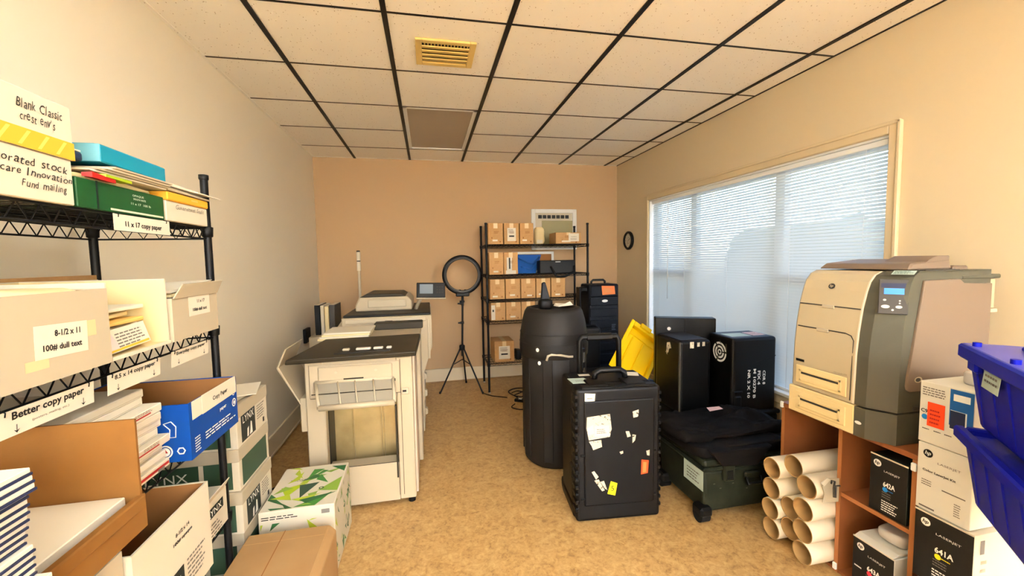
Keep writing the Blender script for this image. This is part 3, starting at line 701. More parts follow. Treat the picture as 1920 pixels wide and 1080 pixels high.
t = carton_root('copy_paper_carton', 'open blue copy paper carton on the third shelf, brown inside', 'carton', -1.12, -.712, 1.365, 1.672, Z3)
open_box(t, -1.12, -.712, 1.365, 1.672, Z3 + .002, 1.07, blue_m, card_in)
b = B(); F = Fx(-.712, 1.52, .985)
b.box(-.14, -.06, .03, .086, .0004, .001, paper_m, M=F); b.box(-.085, .145, .028, .088, .0008, .0016, paper_m, M=F); b.text('Copy Paper', F, ink_m, w=.10, h=.018, cx=.03, cy=.055, bold=True, off=.0022); b.obj('label', t)
b = B(); b.text('paper', F, ink_w, w=.045, h=.012, cx=.045, cy=.002, bold=True)
b.scribble(F, .21, .028, ink_w, 3, .03, -.045, seed=5); b.scribble(F, .03, .05, ink_w, 6, -.12, -.05, seed=8)
b.disc(F, .015, ink_w, .125, -.005, .001); b.disc(F, .011, blue_m, .125, -.005, .0014); b.disc(F, .007, ink_w, .125, -.005, .0018); b.disc(F, .009, ink_w, .125, .03, .001, r0=.006)
b.obj('print', t)
b = B(); F = Fny(-.80, 1.365, .985)
b.disc(F, .02, ink_w, .02, -.055, .001); b.disc(F, .016, blue_m, .02, -.055, .0014); b.disc(F, .0135, ink_w, .02, -.055, .0018); b.ngon(F, [(.012, -.058), (.02, -.045), (.028, -.058)], red_m, .0022)
b.disc(F, .012, ink_w, .062, -.055, .001, r0=.008, n=6)
b.tube([F @ Vector(p) for p in ((.02, .03, .001), (.04, .036, .001), (.052, .02, .001), (.05, -.012, .001), (.034, -.012, .001), (.036, .012, .001), (.02, .03, .001))], .0016, ink_w, 4)
b.obj('print', t)
t = carton_root('tray_carton', 'brown open carton with tall back flap at the near end of the third shelf', 'carton', -1.12, -.64, .58, 1.04, Z3)
open_box(t, -1.12, -.64, .52, 1.04, Z3 + .002, 1.145, card_d, card_d, th=.006, cut={'x1': .972, 'y0': .972})
b = B(); b.box(-.652, -.634, .53, 1.03, .945, .974, card_d, .003); b.obj('rim', t)
for k, z in enumerate((.905, .928, .951)):
    b = B(); b.box(-1.10, -.66 - .006 * k, .54, 1.03, z, z + .0225, paper_m, .002)
    single(b.obj('paper_stack'), ['bottom white paper stack lying in the brown open carton', 'middle white paper stack lying in the brown open carton', 'top white paper stack lying in the brown open carton'][k], 'papers', 'white paper in the brown open carton')
for k in range(17):
    z0 = .9755 + k * .0121; x1 = -.602 - .006 * math.sin(k * .38) - (.012 if 6 < k < 14 else 0) + (.02 if k < 3 else 0)
    n = ORD[16 - k] if k < 16 else None
    lab = ('topmost' if k == 16 else 'bottom' if k == 0 else ORD[16 - k]) + (' navy-covered booklet of the striped stack in the brown carton' if k in (0, 16) else ' navy-covered booklet from the top of the striped stack')
    t = thing('booklet', lab, 'booklet', (-.75, .62, z0), 0, 'navy-covered booklets in the brown carton')
    b = B(); b.box(-.86, x1, .55, .738, z0 + .004, z0 + .0118, paper_m, .001); b.obj('pages', t)
    b = B(); b.box(-.86, x1 + .002, .55, .7385, z0 + .0005, z0 + .0042, nvypap); b.obj('cover', t)

# fourth shelf: white cartons with brown insides
t = carton_root('paper_carton', 'open white carton labelled 8-1/2 x 14 on the fourth shelf, below the paper reams', 'carton', -1.12, -.70, 1.08, 1.415, Z4)
open_box(t, -1.12, -.70, 1.075, 1.415, Z4 + .002, .805, white_c, card_in, cut={'x0': .83})
b = B(); F = frame((-.70, 1.25, .715), (0, 1, 0), (0, 0, 1)); b.text('8-1/2 x 14', F, ink_m, w=.065, h=.011, cx=.02, cy=.028, bold=True); b.text('100# opaque', F, ink_m, w=.09, h=.012, cx=.02, cy=.006, bold=True); b.obj('lettering', t)
b = B(); F = Fx(-.70, 1.245, .60); b.quad(F, .12, .09, lynx_d, .001, -.04, 0); b.text('LYNX', F, ink_w, w=.085, h=.026, cx=-.04, cy=.012, off=.002); b.text('OPAQUE', F, ink_w, w=.05, h=.008, cx=-.04, cy=-.015, off=.002)
b.scribble(F, .10, .08, ink_g, 6, .085, .01, seed=4); b.obj('print', t)
t = carton_root('paper_carton', 'plain white open carton on the fourth shelf, under the brown open carton', 'carton', -1.12, -.715, .78, 1.068, Z4)
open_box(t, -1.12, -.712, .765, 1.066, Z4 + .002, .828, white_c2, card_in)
t = carton_root('small_carton', 'small white carton with green print beside the far post on the fourth shelf', 'carton', -1.08, -.745, 1.43, 1.66, Z4)
b = B(); b.box(-1.08, -.762, 1.425, 1.66, Z4 + .002, .665, white_c, .002); b.obj('body', t)
b = B(); M = frame((-.762, 1.55, .665), (0, 1, .02), (.35, 0, .6)); b.box(-.10, .10, -.004, .035, -.002, .001, white_c, M=M); F = Fx(-.762, 1.55, .612); b.quad(F, .12, .035, lynx_d, .001, .02, .01); b.text('LYNX', F, ink_w, w=.09, h=.022, cx=.02, cy=.01, off=.002); b.scribble(F, .16, .05, ink_g, 4, 0, -.05, seed=2); b.obj('flap', t)
# bottom shelf
t = carton_root('paper_carton', 'closed white carton on the bottom shelf of the left shelving', 'carton', -1.11, -.80, 1.0, 1.42, Z5)
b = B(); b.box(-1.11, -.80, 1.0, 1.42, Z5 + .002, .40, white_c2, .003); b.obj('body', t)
b = B(); b.box(-.95, -.90, .999, 1.421, Z5 + .01, .401, tape_m); b.obj('tape', t)

# stack of green and white cartons beyond the shelving
hB = .180
for k in range(5):
    z0 = k * hB; oy = (0, .006, -.004, .004, 0)[k]; ox = (0, -.005, .004, -.003, .0)[k]
    lab = ['bottom green and white paper carton of the five-high stack past the shelving', 'second paper carton from the bottom of the five-high green stack', 'middle paper carton of the five-high green stack past the shelving', 'second paper carton from the top of the five-high green stack', 'topmost paper carton of the five-high green stack past the shelving'][k]
    X0, X1, Y0, Y1 = -1.20 + ox, -.787 + ox, 1.835 + oy, 2.155 + oy
    t = carton_root('paper_carton', lab, 'carton', X0, X1, Y0, Y1, z0, 'green and white paper cartons in the stack')
    b = B(); b.box(X0 + .003, X1 - .003, Y0 + .003, Y1 - .003, z0 + .0005, z0 + hB - .05, white_c, .002); b.obj('body', t)
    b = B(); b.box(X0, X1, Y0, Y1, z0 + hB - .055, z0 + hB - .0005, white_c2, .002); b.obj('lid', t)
    b = B(); F = Fny((X0 + X1) / 2, Y0 + .003, z0 + .068); b.quad(F, .25, .115, lynx_m, .0008, -.07, 0); b.quad(F, .105, .115, lynx_m, .0008, .125, 0)
    b.text('LYNX', F, ink_w, w=.15, h=.035, cx=-.06, cy=.012, off=.0016); b.text('OPAQUE', F, ink_w, w=.07, h=.01, cx=-.06, cy=-.022, off=.0016)
    F = Fx(X1 - .003, (Y0 + Y1) / 2, z0 + .068)
    if k in (1, 3): b.quad(F, .26, .115, lynx_m, .0008)
    else:
        b.quad(F, .14, .12, lynx_d, .0008, -.05, .004); b.text('LYNX', F, ink_w, w=.11, h=.03, cx=-.05, cy=.036, off=.0016)
        b.ngon(F, [(-.07, -.05), (-.055, -.05), (-.05, -.01), (-.065, -.015)], ink_w, .0016); b.ngon(F, [(-.045, -.05), (-.015, -.05), (-.018, 0), (-.03, .005), (-.036, -.03)], ink_w, .0016)
        b.scribble(F, .09, .07, ink_g, 6, .085, .015, seed=k); b.quad(F, .018, .022, ink_m, .001, .11, -.04)
    b.obj('print', t)
for k, (x, y, a) in enumerate(((-.95, 1.96, .15), (-.92, 1.99, -.1), (-.90, 2.03, .25))):
    b = B(); M = Matrix.Translation((x, y, .9005 + k * .005)) @ Matrix.Rotation(a, 4, 'Z'); b.box(-.12, .12, -.10, .10, 0, .0045, (paper_m, white_c2, paper_m)[k], M=M)
    single(b.obj('paper_sheaf'), ['lowest loose sheaf on the green carton stack', 'middle loose sheaf on the green carton stack', 'top loose sheaf on the green carton stack'][k], 'papers', 'loose sheaves on the green cartons')

shard = [mat('shard_green', '3E7A30', 0.45), mat('shard_lime', 'A4B42E', 0.45), mat('shard_dark', '2C5A2E', 0.45), mat('shard_mid', '7E9C3A', 0.45)]
def shards(b, F, w, h, n, seed, big=.09):
    rnd = random.Random(seed); cl = lambda v, m: max(-m, min(m, v))
    for k in range(n):
        x, y = rnd.uniform(-w / 2, w / 2), rnd.uniform(-h / 2, h / 2); a = rnd.uniform(0, 6.28); l = big * rnd.uniform(.5, 1.3); p = []
        for q, rr in ((a, l), (a + rnd.uniform(.25, .9), l * rnd.uniform(.5, 1.0)), (a + 3.0 + rnd.uniform(-.3, .3), l * rnd.uniform(.1, .5))): p.append((cl(x + rr * math.cos(q), w / 2), cl(y + rr * math.sin(q), h / 2)))
        ar = (p[1][0] - p[0][0]) * (p[2][1] - p[0][1]) - (p[2][0] - p[0][0]) * (p[1][1] - p[0][1])
        if ar < 0: p.reverse()
        if abs(ar) > 2e-4: b.ngon(F, p, shard[rnd.randrange(4)], .0005 + k * .00003)
# leaf-print cartons and the flat brown carton on the floor
t = thing('copy_paper_carton', 'lower green and white shard-print carton, on the floor before the big copier', 'carton', (-.62, 2.165, 0), 0)
b = B(); b.box(-.775, -.472, 1.945, 2.395, .001, .192, white_c, .003); b.obj('body', t)
b = B(); shards(b, Fx(-.472, 2.17, .0965), .44, .18, 26, 4, .045); shards(b, Fz(-.62, 2.17, .192), .29, .44, 14, 6); b.obj('print', t)
t = thing('copy_paper_carton', 'upper green and white shard-print carton, its top facing up in front of the big copier', 'carton', (-.615, 2.125, .193), math.radians(1))
b = B(); b.box(-.158, .158, -.195, .205, .001, .192, white_c, .004); b.obj('body', t, world=False)
b = B(); F = Fny(0, -.195, .15); b.quad(F, .28, .035, white_c, .0008, -.01, .012); b.scribble(F, .17, .02, ink_m, 2, -.06, .012, seed=6); b.quad(F, .035, .02, ink_g, .0012, .12, .014)
shards(b, Fz(0, .005, .192), .30, .385, 26, 12, .10); shards(b, Fx(.158, .005, .0965), .385, .18, 24, 3, .05); shards(b, Fny(0, -.195, .0965), .30, .08, 8, 5, .06)
F = Fz(0, 0, .192); b.ngon(F, [(-.12, .0), (-.03, .0), (-.075, -.09)], lime_m, .0009); b.ngon(F, [(-.04, .01), (.05, .02), (-.01, -.11)], lynx_m, .0009); b.scribble(F, .09, .02, ink_g, 2, -.05, .06, .001, 4); b.disc(F, .012, lynx_m, .07, -.04, .001, r0=.006)
b.obj('print', t, world=False)
t = thing('flat_carton', 'closed plain brown carton on the floor in front of the shard-print cartons', 'carton', (-.597, 1.565, 0), 0)
b = B(); b.prism([(-.171, 0), (.171, 0), (.171, .325), (.145, .352), (-.171, .352)], frame((0, .265, 0), (1, 0, 0), (0, 0, 1)), .53, card_pale, .004); b.obj('body', t, world=False)
b = B(); b.quad(Fz(-.03, 0, .352), .004, .53, card_in, .0006); b.quad(Fz(-.015, .0, .352), .31, .003, card_m, .0005, 0, .2); b.obj('flap_seam', t, world=False)

# small black box on the left wall and the floor cables behind the copier
t = thing('wall_socket_box', 'small black box on the left wall behind the big copier', 'socket box', (XL + .02, 4.40, .70))
b = B(); b.box(XL, XL + .03, 4.34, 4.50, .69, .83, blackpl, .004); b.obj('housing', t)
b = B(); b.box(XL + .03, XL + .034, 4.36, 4.48, .72, .80, ink_m, .002); b.obj('face', t)
def cable(label, pts, r, m=blackrub, name='power_cable'):
    P = [Vector(p) for p in pts]; out = []
    for i in range(len(P) - 1):
        p0, p1, p2, p3 = P[max(i - 1, 0)], P[i], P[i + 1], P[min(i + 2, len(P) - 1)]
        for k in range(8):
            u = k / 8; out.append(0.5 * ((2 * p1) + (p2 - p0) * u + (2 * p0 - 5 * p1 + 4 * p2 - p3) * u * u + (3 * p1 - p0 - 3 * p2 + p3) * u ** 3))
    out.append(P[-1]); b = B(); b.tube(out, r, m, 6)
    return single(b.obj(name), label, 'cable')
cable('black cable looping on the floor between the carton stack and the copier', [(-.70, 2.75, .008), (-.85, 2.62, .008), (-1.02, 2.55, .008), (-1.12, 2.7, .008), (-1.0, 2.9, .008), (-.82, 2.85, .008)], .007)
cable('second black cable crossing the floor beside the carton stack', [(-.72, 2.9, .022), (-.95, 2.70, .022), (-1.15, 2.42, .022), (-1.18, 2.2, .022)], .006)
# ================================================================== COPIER LINE
t = thing('booklet_finisher', 'big cream copier finisher with a dark lid and an open metal-lined bay, nearest the camera', 'copier finisher', (-.41, 2.75, 0))
FX0, FX1, FY0, FY1 = -.715, -.112, 2.51, 2.97
b = B()
b.box(FX0, -.612, FY0, FY0 + .10, .03, .915, cop_w, .006); b.box(-.208, FX1, FY0, FY0 + .10, .03, .915, cop_w, .008, seg=2)
b.box(-.612, -.208, FY0, FY0 + .10, .03, .268, cop_w); b.box(-.612, -.208, FY0, FY0 + .10, .68, .915, cop_w)
b.box(FX0, FX0 + .02, FY0 + .10, FY1, .03, .915, cop_w); b.box(FX1 - .02, FX1 + .012, FY0 + .06, FY1, .03, .915, cop_s, .004)
b.box(FX0, FX1, FY1 - .02, FY1, .03, .915, cop_w); b.box(FX0, FX1, FY0 + .1, FY1, .895, .915, cop_w); b.box(FX0 + .02, FX1 - .02, FY0 + .05, FY1 - .02, .03, .06, cop_d2)
b.obj('body', t)
b = B(); b.box(-.612, -.208, FY0 + .20, FY0 + .205, .20, .69, brass_m)
for x in (-.50, -.33, -.315, -.235): b.box(x, x + .008, FY0 + .185, FY0 + .202, .20, .69, brass_m, .002)
b.box(-.612, -.608, FY0 + .06, FY0 + .2, .2, .69, cop_d2); b.box(-.212, -.208, FY0 + .06, FY0 + .2, .17, .69, cop_d2); b.obj('metal_bay', t)
b = B(); b.box(-.222, -.212, FY0 - .004, FY0 + .02, .17, .62, cop_d, .002); b.obj('guide_rail', t)
b = B(); b.box(-.69, -.185, FY0 - .008, FY0, .70, .895, cop_w, .004); b.box(-.64, -.225, FY0 - .018, FY0 - .006, .80, .885, cop_w, .006)
b.box(-.60, -.245, FY0 - .019, FY0 - .008, .788, .80, cop_d2)
b.obj('upper_panel', t)
for x in (-.54, -.32):
    b = B(); b.cyl((x, FY0 - .018, .85), (x, FY0 - .022, .85), .008, cop_w2, n=12); b.obj('screw', t)
b = B()
A = [(-.655, 2.495, .795), (-.225, 2.495, .795), (-.205, 2.33, .705), (-.60, 2.33, .705)]
b.hexa([(p[0], p[1], p[2] - .018) for p in A] + A, cop_t, .003)
for f in (.28, .5, .74):
    p = Vector(A[0]).lerp(Vector(A[1]), f); q = Vector(A[3]).lerp(Vector(A[2]), f); b.tube([p + Vector((0, 0, .004)), q + Vector((0, 0, .004))], .005, cop_w2, 6)
b.tube([A[0], A[1]], .012, cop_w2, 8); b.tube([(A[3][0], A[3][1], A[3][2] - .006), (A[2][0], A[2][1], A[2][2] - .006)], .016, cop_w, 10)
b.tube([A[0], A[3]], .009, cop_w2, 8); b.tube([A[1], A[2]], .009, cop_w2, 8)
b.box(-.50, -.39, 2.488, 2.50, .797, .812, cop_d)
b.tube([(A[0][0], A[0][1] - .085, .752), (A[1][0], A[1][1] - .085, .752)], .003, cop_d, 6)
b.obj('output_tray', t)
for x0, x1 in ((-.62, -.58), (-.24, -.21)):
    b = B(); b.prism([(2.50, .66), (2.50, .76), (2.36, .70), (2.36, .68)], frame((x0, 0, 0), (0, 1, 0), (0, 0, 1)), x1 - x0, cop_w2, .004); b.obj('tray_bracket', t)
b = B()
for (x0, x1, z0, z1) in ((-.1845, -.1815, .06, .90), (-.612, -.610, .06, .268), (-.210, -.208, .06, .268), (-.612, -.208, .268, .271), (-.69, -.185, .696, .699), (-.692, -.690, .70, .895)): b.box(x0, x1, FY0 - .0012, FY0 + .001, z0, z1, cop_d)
b.box(-.66, -.21, FY0 - .021, FY0 - .016, .775, .79, cop_d2)  # not a seam: dark bar paints the slot's shade at the tray
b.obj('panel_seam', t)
b = B(); b.box(-.18, -.135, FY0 - .008, FY0, .685, .725, cop_w2, .004); b.box(-.172, -.15, FY0 - .010, FY0 - .007, .70, .712, cop_d2); b.obj('latch', t)
b = B(); b.hexa([(-.80, 2.45, .918), (-.085, 2.45, .925), (-.066, 2.97, .93), (-.70, 2.97, .925), (-.79, 2.44, .948), (-.085, 2.44, .956), (-.068, 2.96, .972), (-.70, 2.96, .965)], cop_d, .008, seg=2)
lid = b.obj('lid', t)
b = B(); b.hexa([(-.55, 2.50, .953), (-.235, 2.50, .956), (-.25, 2.66, .962), (-.53, 2.66, .96), (-.55, 2.50, .958), (-.235, 2.50, .961), (-.25, 2.66, .967), (-.53, 2.66, .965)], cop_d2); b.obj('recess', lid)
for k, (x, w_) in enumerate(((-.51, .04), (-.435, .085), (-.335, .055), (-.26, .03))):
    b = B(); b.box(x, x + w_, 2.535, 2.565, .962, .975, silver_m if k else cop_w2, .004); b.obj('guide_tab', lid)
b = B()
for (x, y) in ((-.68, 2.54), (-.14, 2.54), (-.68, 2.92), (-.14, 2.92)): b.cyl((x, y, 0), (x, y, .035), .022, black_m, n=12)
b.obj('caster', t)
b = B(); b.hexa([(-.718, 2.53, .60), (-.718, 2.85, .60), (-.712, 2.85, .60), (-.712, 2.53, .60), (-.868, 2.53, .885), (-.868, 2.85, .885), (-.856, 2.85, .892), (-.856, 2.53, .892)], cop_w, .003)
b.hexa([(-.868, 2.53, .885), (-.868, 2.85, .885), (-.856, 2.85, .885), (-.856, 2.53, .885), (-.818, 2.53, .995), (-.818, 2.85, .995), (-.808, 2.85, .995), (-.808, 2.53, .995)], cop_w, .003)
b.box(-.752, -.716, 2.53, 2.85, .50, .70, cop_w, .004); b.obj('side_tray', t)

t = thing('copier', 'cream production copier behind the finisher, with a scanner on top and a tilted screen', 'copier', (-.38, 3.8, 0))
b = B(); b.box(-.705, -.075, 2.985, 3.49, .03, .925, cop_w, .006); b.box(-.75, -.07, 2.99, 3.48, .925, .945, cop_w, .004); b.obj('bridge_unit', t)
b = B(); b.box(-.43, -.055, 3.36, 3.47, .945, 1.0, cop_d, .006); b.obj('bridge_slot', t)
b = B(); b.prism([(-.70, .03), (-.065, .03), (-.065, .55), (.016, .76), (.016, 1.03), (-.70, 1.03)], frame((0, 4.42, 0), (1, 0, 0), (0, 0, 1)), .92, cop_w, .008, seg=2); b.obj('body', t)
b = B(); b.box(-.67, -.03, 3.49, 3.502, .985, 1.02, cop_w2, .003); b.box(-.36, -.30, 3.485, 3.49, .985, 1.0, cop_d); b.box(-.02, .0, 3.492, 3.502, .66, 1.0, cop_w2, .003); b.obj('end_panel', t)
b = B(); b.box(-.69, .008, 3.52, 4.40, 1.03, 1.05, cop_d2, .006); b.obj('scanner_glass', t)
a = thing  # noqa
b = B(); b.prism([(-.635, 1.05), (-.15, 1.05), (-.15, 1.13), (-.19, 1.175), (-.60, 1.175), (-.635, 1.10)], frame((0, 4.28, 0), (1, 0, 0), (0, 0, 1)), .50, cop_w, .012, seg=2); adf = b.obj('document_feeder', t)
b = B(); b.prism([(-.60, 1.172), (-.20, 1.172), (-.24, 1.20), (-.53, 1.205)], frame((0, 4.24, 0), (1, 0, 0), (0, 0, 1)), .46, cop_d, .006); b.obj('feeder_tray', adf)
b = B(); b.box(-.53, -.20, 3.772, 3.785, 1.08, 1.15, cop_w2, .006); b.obj('feeder_cover', adf)
M = frame((.02, 3.70, 1.225), (1, 0, -.03), (.05, .30, 1))
b = B(); b.box(-.125, .125, -.07, .07, -.02, 0, blackpl, .006, M=M); scr = b.obj('control_panel', t)
b = B(); b.quad(M, .115, .085, screen_m, .001, -.04, .012); b.obj('screen', scr)
b = B(); b.box(-.13, .13, -.078, -.068, -.022, .002, cop_w2, .003, M=M); b.obj('panel_edge', scr)
b = B()
for i in range(3):
    for j in range(3): b.quad(M, .012, .009, cop_d, .001, .055 + .022 * i, .03 - .025 * j)
b.obj('keypad', scr)
b = B(); b.tube([(-.12, 3.80, 1.05), (-.09, 3.78, 1.12), (-.04, 3.73, 1.20)], .016, cop_w2, 8); b.obj('panel_arm', t)
for z in (.12, .28, .43):
    b = B(); b.box(-.068, -.06, 3.56, 4.36, z, z + .135, cop_w, .004); d = b.obj('paper_drawer', t)
    b = B(); b.prism([(0, 0), (.022, .01), (.022, .05), (0, .065)], frame((-.06, 3.62, z + .03), (1, 0, 0), (0, 0, 1)), -.5 if False else .06, cop_w2, .004); b.obj('handle', d)
b = B()
for (x, y) in ((-.66, 3.1), (-.12, 3.1), (-.66, 4.3), (-.12, 4.3)): b.cyl((x, y, 0), (x, y, .035), .024, black_m, n=12)
b.obj('caster', t)
b = B(); b.cyl((-.672, 4.30, 1.03), (-.672, 4.30, 1.40), .013, cop_w2, n=14); pl = b.obj('signal_pole', t)
for z0, z1 in ((1.40, 1.49), (1.50, 1.585)):
    b = B(); b.cyl((-.672, 4.30, z0), (-.672, 4.30, z1), .019, white_c, n=14); b.obj('signal_lamp', pl)
b = B(); b.cyl((-.672, 4.30, 1.585), (-.672, 4.30, 1.60), .016, cop_d, n=14); b.cyl((-.672, 4.30, 1.488), (-.672, 4.30, 1.502), .016, cop_d, n=14); b.obj('lamp_cap', pl)
b = B(); b.box(-1.10, -.715, 4.05, 4.47, .03, .80, cop_w, .008); b.obj('side_feeder', t)
b = B(); b.prism([(-.86, .80), (-.70, .80), (-.66, 1.0), (-.70, 1.02)], frame((0, 4.0, 0), (1, 0, 0), (0, 0, 1)), .42, cop_w, .006); b.obj('feed_tray', t)
t = thing('paper_pad', 'flat stack of white paper lying on the copier bridge, behind the dark finisher lid', 'paper', (-.57, 3.12, .945))
b = B()
for k in range(4): b.box(-.76 + .012 * k, -.43 + .006 * k, 3.0 + .006 * k, 3.30, .9455 + k * .0125, .9575 + k * .0125, paper_m if k % 2 else paper_y, .001)
b.obj('pages', t)
for k, (w_, m, lab) in enumerate(((.045, blackpl, 'black binder nearest the left wall, standing behind the copier'), (.03, white_c, 'white binder standing behind the copier'), (.035, paper_y, 'cream binder standing behind the copier'), (.05, print_gd, 'dark brown binder standing behind the copier, nearest the signal pole'))):
    x0 = (-1.062, -1.01, -.974, -.932)[k]
    t = thing('binder', lab, 'binder', (x0 + w_ / 2, 4.28, .80), 0, 'binders standing behind the copier')
    b = B(); h = (1.085, 1.08, 1.07, 1.083)[k]; b.box(x0, x0 + w_, 4.14, 4.42, .801, h, m, .003); b.obj('cover', t)
    b = B(); b.box(x0 + .005, x0 + w_ - .005, 4.145, 4.40, h - .002, h + .001, paper_m); b.obj('pages', t)

# ================================================================== RING LIGHT
t = thing('ring_light', 'black ring light on a thin tripod stand against the tan back wall', 'ring light', (.36, 4.62, 0))
RX, RY, RZ = .373, 4.62, 1.322
b = B(); b.tube([(RX + .199 * math.cos(2 * PI * k / 48), RY, RZ + .199 * math.sin(2 * PI * k / 48)) for k in range(48)], .024, black_m, 12, closed=True); rg = b.obj('ring', t)
b = B(); b.tube([(RX + .186 * math.cos(2 * PI * k / 48), RY - .014, RZ + .186 * math.sin(2 * PI * k / 48)) for k in range(48)], .013, print_gd, 8, closed=True); b.obj('diffuser', rg)
b = B(); b.box(RX - .075, RX + .075, RY - .02, RY + .03, RZ - .242, RZ - .195, blackpl, .008)
for dx in (-.065, -.03, .03, .065): b.cyl((RX + dx, RY - .005, RZ - .21), (RX + dx, RY - .005, RZ - .165), .012, blackpl, n=10)
b.obj('control_box', t)
b = B(); b.cyl((RX - .003, RY + .01, RZ - .35), (RX, RY + .01, RZ - .235), .014, black_m, n=12); b.cyl((RX - .035, RY + .01, RZ - .30), (RX + .02, RY + .01, RZ - .30), .012, blackpl, n=10); b.obj('tilt_head', t)
b = B(); b.cyl((.352, 4.63, .40), (RX - .003, 4.63, RZ - .34), .0115, black_m, n=12); pole = b.obj('pole', t)
for z in (.78, 1.0):
    b = B(); b.cyl((.338, 4.63, z), (.38, 4.63, z + .002), .014, blackpl, n=10); b.cyl((.315, 4.63, z), (.345, 4.63, z), .009, blackpl, n=8); b.obj('clamp_knob', pole)
b = B(); b.lathe([(.02, -.035), (.032, -.03), (.032, .02), (.016, .03)], blackpl, (.353, 4.63, .50), 16); b.obj('hub', t)
for (x, y) in ((.095, 4.57), (.553, 4.45), (.412, 4.90)):
    b = B(); b.cyl((.353 + (x - .353) * .08, 4.63 + (y - 4.63) * .08, .49), (x, y, .012), .009, black_m, n=10); lg = b.obj('leg', t)
    b = B(); b.cyl((x, y, .022), (x + (x - .353) * .03, y + (y - 4.63) * .03, .0), .012, blackrub, n=10); b.obj('rubber_foot', lg)
    b = B(); b.cyl((.353, 4.63, .36), (.353 + (x - .353) * .38, 4.63 + (y - 4.63) * .38, .315), .0055, black_m, n=8); b.obj('brace', lg)
cable('thin black cord trailing from the ring light tripod to the adapter on the floor', [(.56, 4.45, .006), (.64, 4.34, .006), (.72, 4.29, .006), (.79, 4.24, .006)], .005)
t = thing('power_adapter', 'black power adapter lying on the floor in front of the back shelving', 'adapter', (.90, 4.10, 0), math.radians(-35))
b = B(); b.box(-.055, .055, -.025, .025, 0, .03, blackpl, .005); b.obj('body', t, world=False)
b = B(); b.box(-.015, .02, -.012, .012, .03, .0306, ink_w); b.obj('rating_plate', t, world=False)
cable('tangled black cord looped around the power adapter', [(.90, 4.22, .006), (.84, 4.42, .008), (.95, 4.52, .008), (1.08, 4.46, .012), (.98, 4.36, .014), (.88, 4.28, .010), (.95, 4.22, .010), (1.02, 4.30, .012), (.94, 4.38, .022), (.86, 4.33, .024)], .0055)
cable('thin black cord ending in a loop beside the power adapter', [(.83, 4.03, .006), (.78, 3.94, .006), (.86, 3.86, .006), (.98, 3.89, .006), (1.0, 3.98, .006)], .0055)

# ================================================================== SHELVING AGAINST THE BACK WALL
LV = [1.652, 1.318, 1.045, .805, .335]
wire_rack('black wire shelving unit at the back wall holding rows of small brown boxes', .63, 1.80, 4.45, 4.88, 1.872, LV, 'X', pitch=.03, truss=.06)
def small_box(x0, x1, z0, h, lab, grp, sticker=None, y0=4.47, dep=.30, seed=0):
    t = carton_root('small_carton', lab, 'carton', x0, x1, y0, y0 + dep, z0, grp)
    b = B(); b.box(x0 + .001, x1 - .001, y0, y0 + dep, z0, z0 + h, card_m, .003); b.obj('body', t)
    cx = (x0 + x1) / 2; F = Fny(cx, y0, z0 + h / 2); w = x1 - x0
    b = B(); b.quad(F, .045, h * .24, tape_m, .0006, .0, h * .37); b.box(cx - .022, cx + .022, y0 + .002, y0 + dep - .002, z0 + h, z0 + h + .0006, tape_m); b.obj('tape', t)
    b = B(); b.scribble(F, w * .35, .03, card_in, 2, .01, .015, seed=seed); b.quad(F, .016, .016, card_in, .0006, w * .3, -h * .38); b.quad(F, .012, .016, card_in, .0006, -w * .25, -h * .2); b.obj('print', t)
    b = B()
    if sticker == 'big':
        b.quad(F, w * .56, h * .62, paper_m, .001, 0, -.01); b.scribble(F, w * .42, h * .2, ink_g, 4, 0, h * .12, .0016, seed); b.quad(F, w * .34, h * .07, ink_m, .0016, 0, -h * .12)
    elif sticker == 'side': b.quad(F, w * .26, h * .8, paper_m, .001, -w * .34, -.01); b.quad(F, w * .1, h * .12, ink_m, .0016, -w * .34, .01)
    elif sticker == 'bottle': b.quad(F, w * .36, h * .62, paper_m, .001, -w * .1, -.01); b.quad(F, w * .10, h * .5, ink_m, .0016, -w * .09, 0); b.quad(F, w * .7, h * .16, paper_m, .0008, 0, -h * .4)
    else: b.quad(F, w * .34, .018, paper_m, .001, -w * .16 + .02 * (seed % 3), -h * .36 + .01 * (seed % 2))
    b.obj('label', t)
    return t
P = 'on the back wall shelving'
tops = ['left', 'middle', 'right']
for k in range(3):
    small_box((.655, .832, 1.012)[k], (.822, 1.003, 1.168)[k], LV[0] + .002, .232, tops[k] + ' of three brown boxes side by side on the top shelf at the back wall', 'brown boxes on the back shelving', (None, 'big', None)[k], seed=k + 1)
for k in range(2):
    small_box((.66, .822)[k], (.82, .985)[k], LV[1] + .002, .245, ('left box of the pair on the second shelf at the back wall', 'box with the dark bottle-shaped label on the second shelf at the back wall')[k], 'brown boxes on the back shelving', (None, 'bottle')[k], seed=k + 4)
for k in range(5):
    x = .663 + k * .176; small_box(x, x + .168, LV[2] + .002, .222, ('leftmost of the five brown boxes on the third shelf at the back wall', 'second from left of the five brown boxes on the third shelf', 'middle one of the five brown boxes on the third shelf at the back wall', 'second from right of the five brown boxes on the third shelf', 'rightmost of the five brown boxes on the third shelf at the back wall')[k], 'brown boxes on the back shelving', None, seed=k + 6)
for k in range(3):
    x = (.668, .838, 1.015)[k]; small_box(x, x + (.166, .172, .165)[k], LV[3] + .002, .205, ('leftmost brown box on the fourth shelf at the back wall', 'middle brown box on the fourth shelf at the back wall', 'brown box on the fourth shelf, half hidden behind the barrel case')[k], 'brown boxes on the back shelving', ('side', None, None)[k], seed=k + 12)
small_box(.70, .925, LV[4] + .002, .235, 'single brown box with a white shipping label on the lowest shelf at the back wall', 'brown boxes on the back shelving', 'big', seed=17)
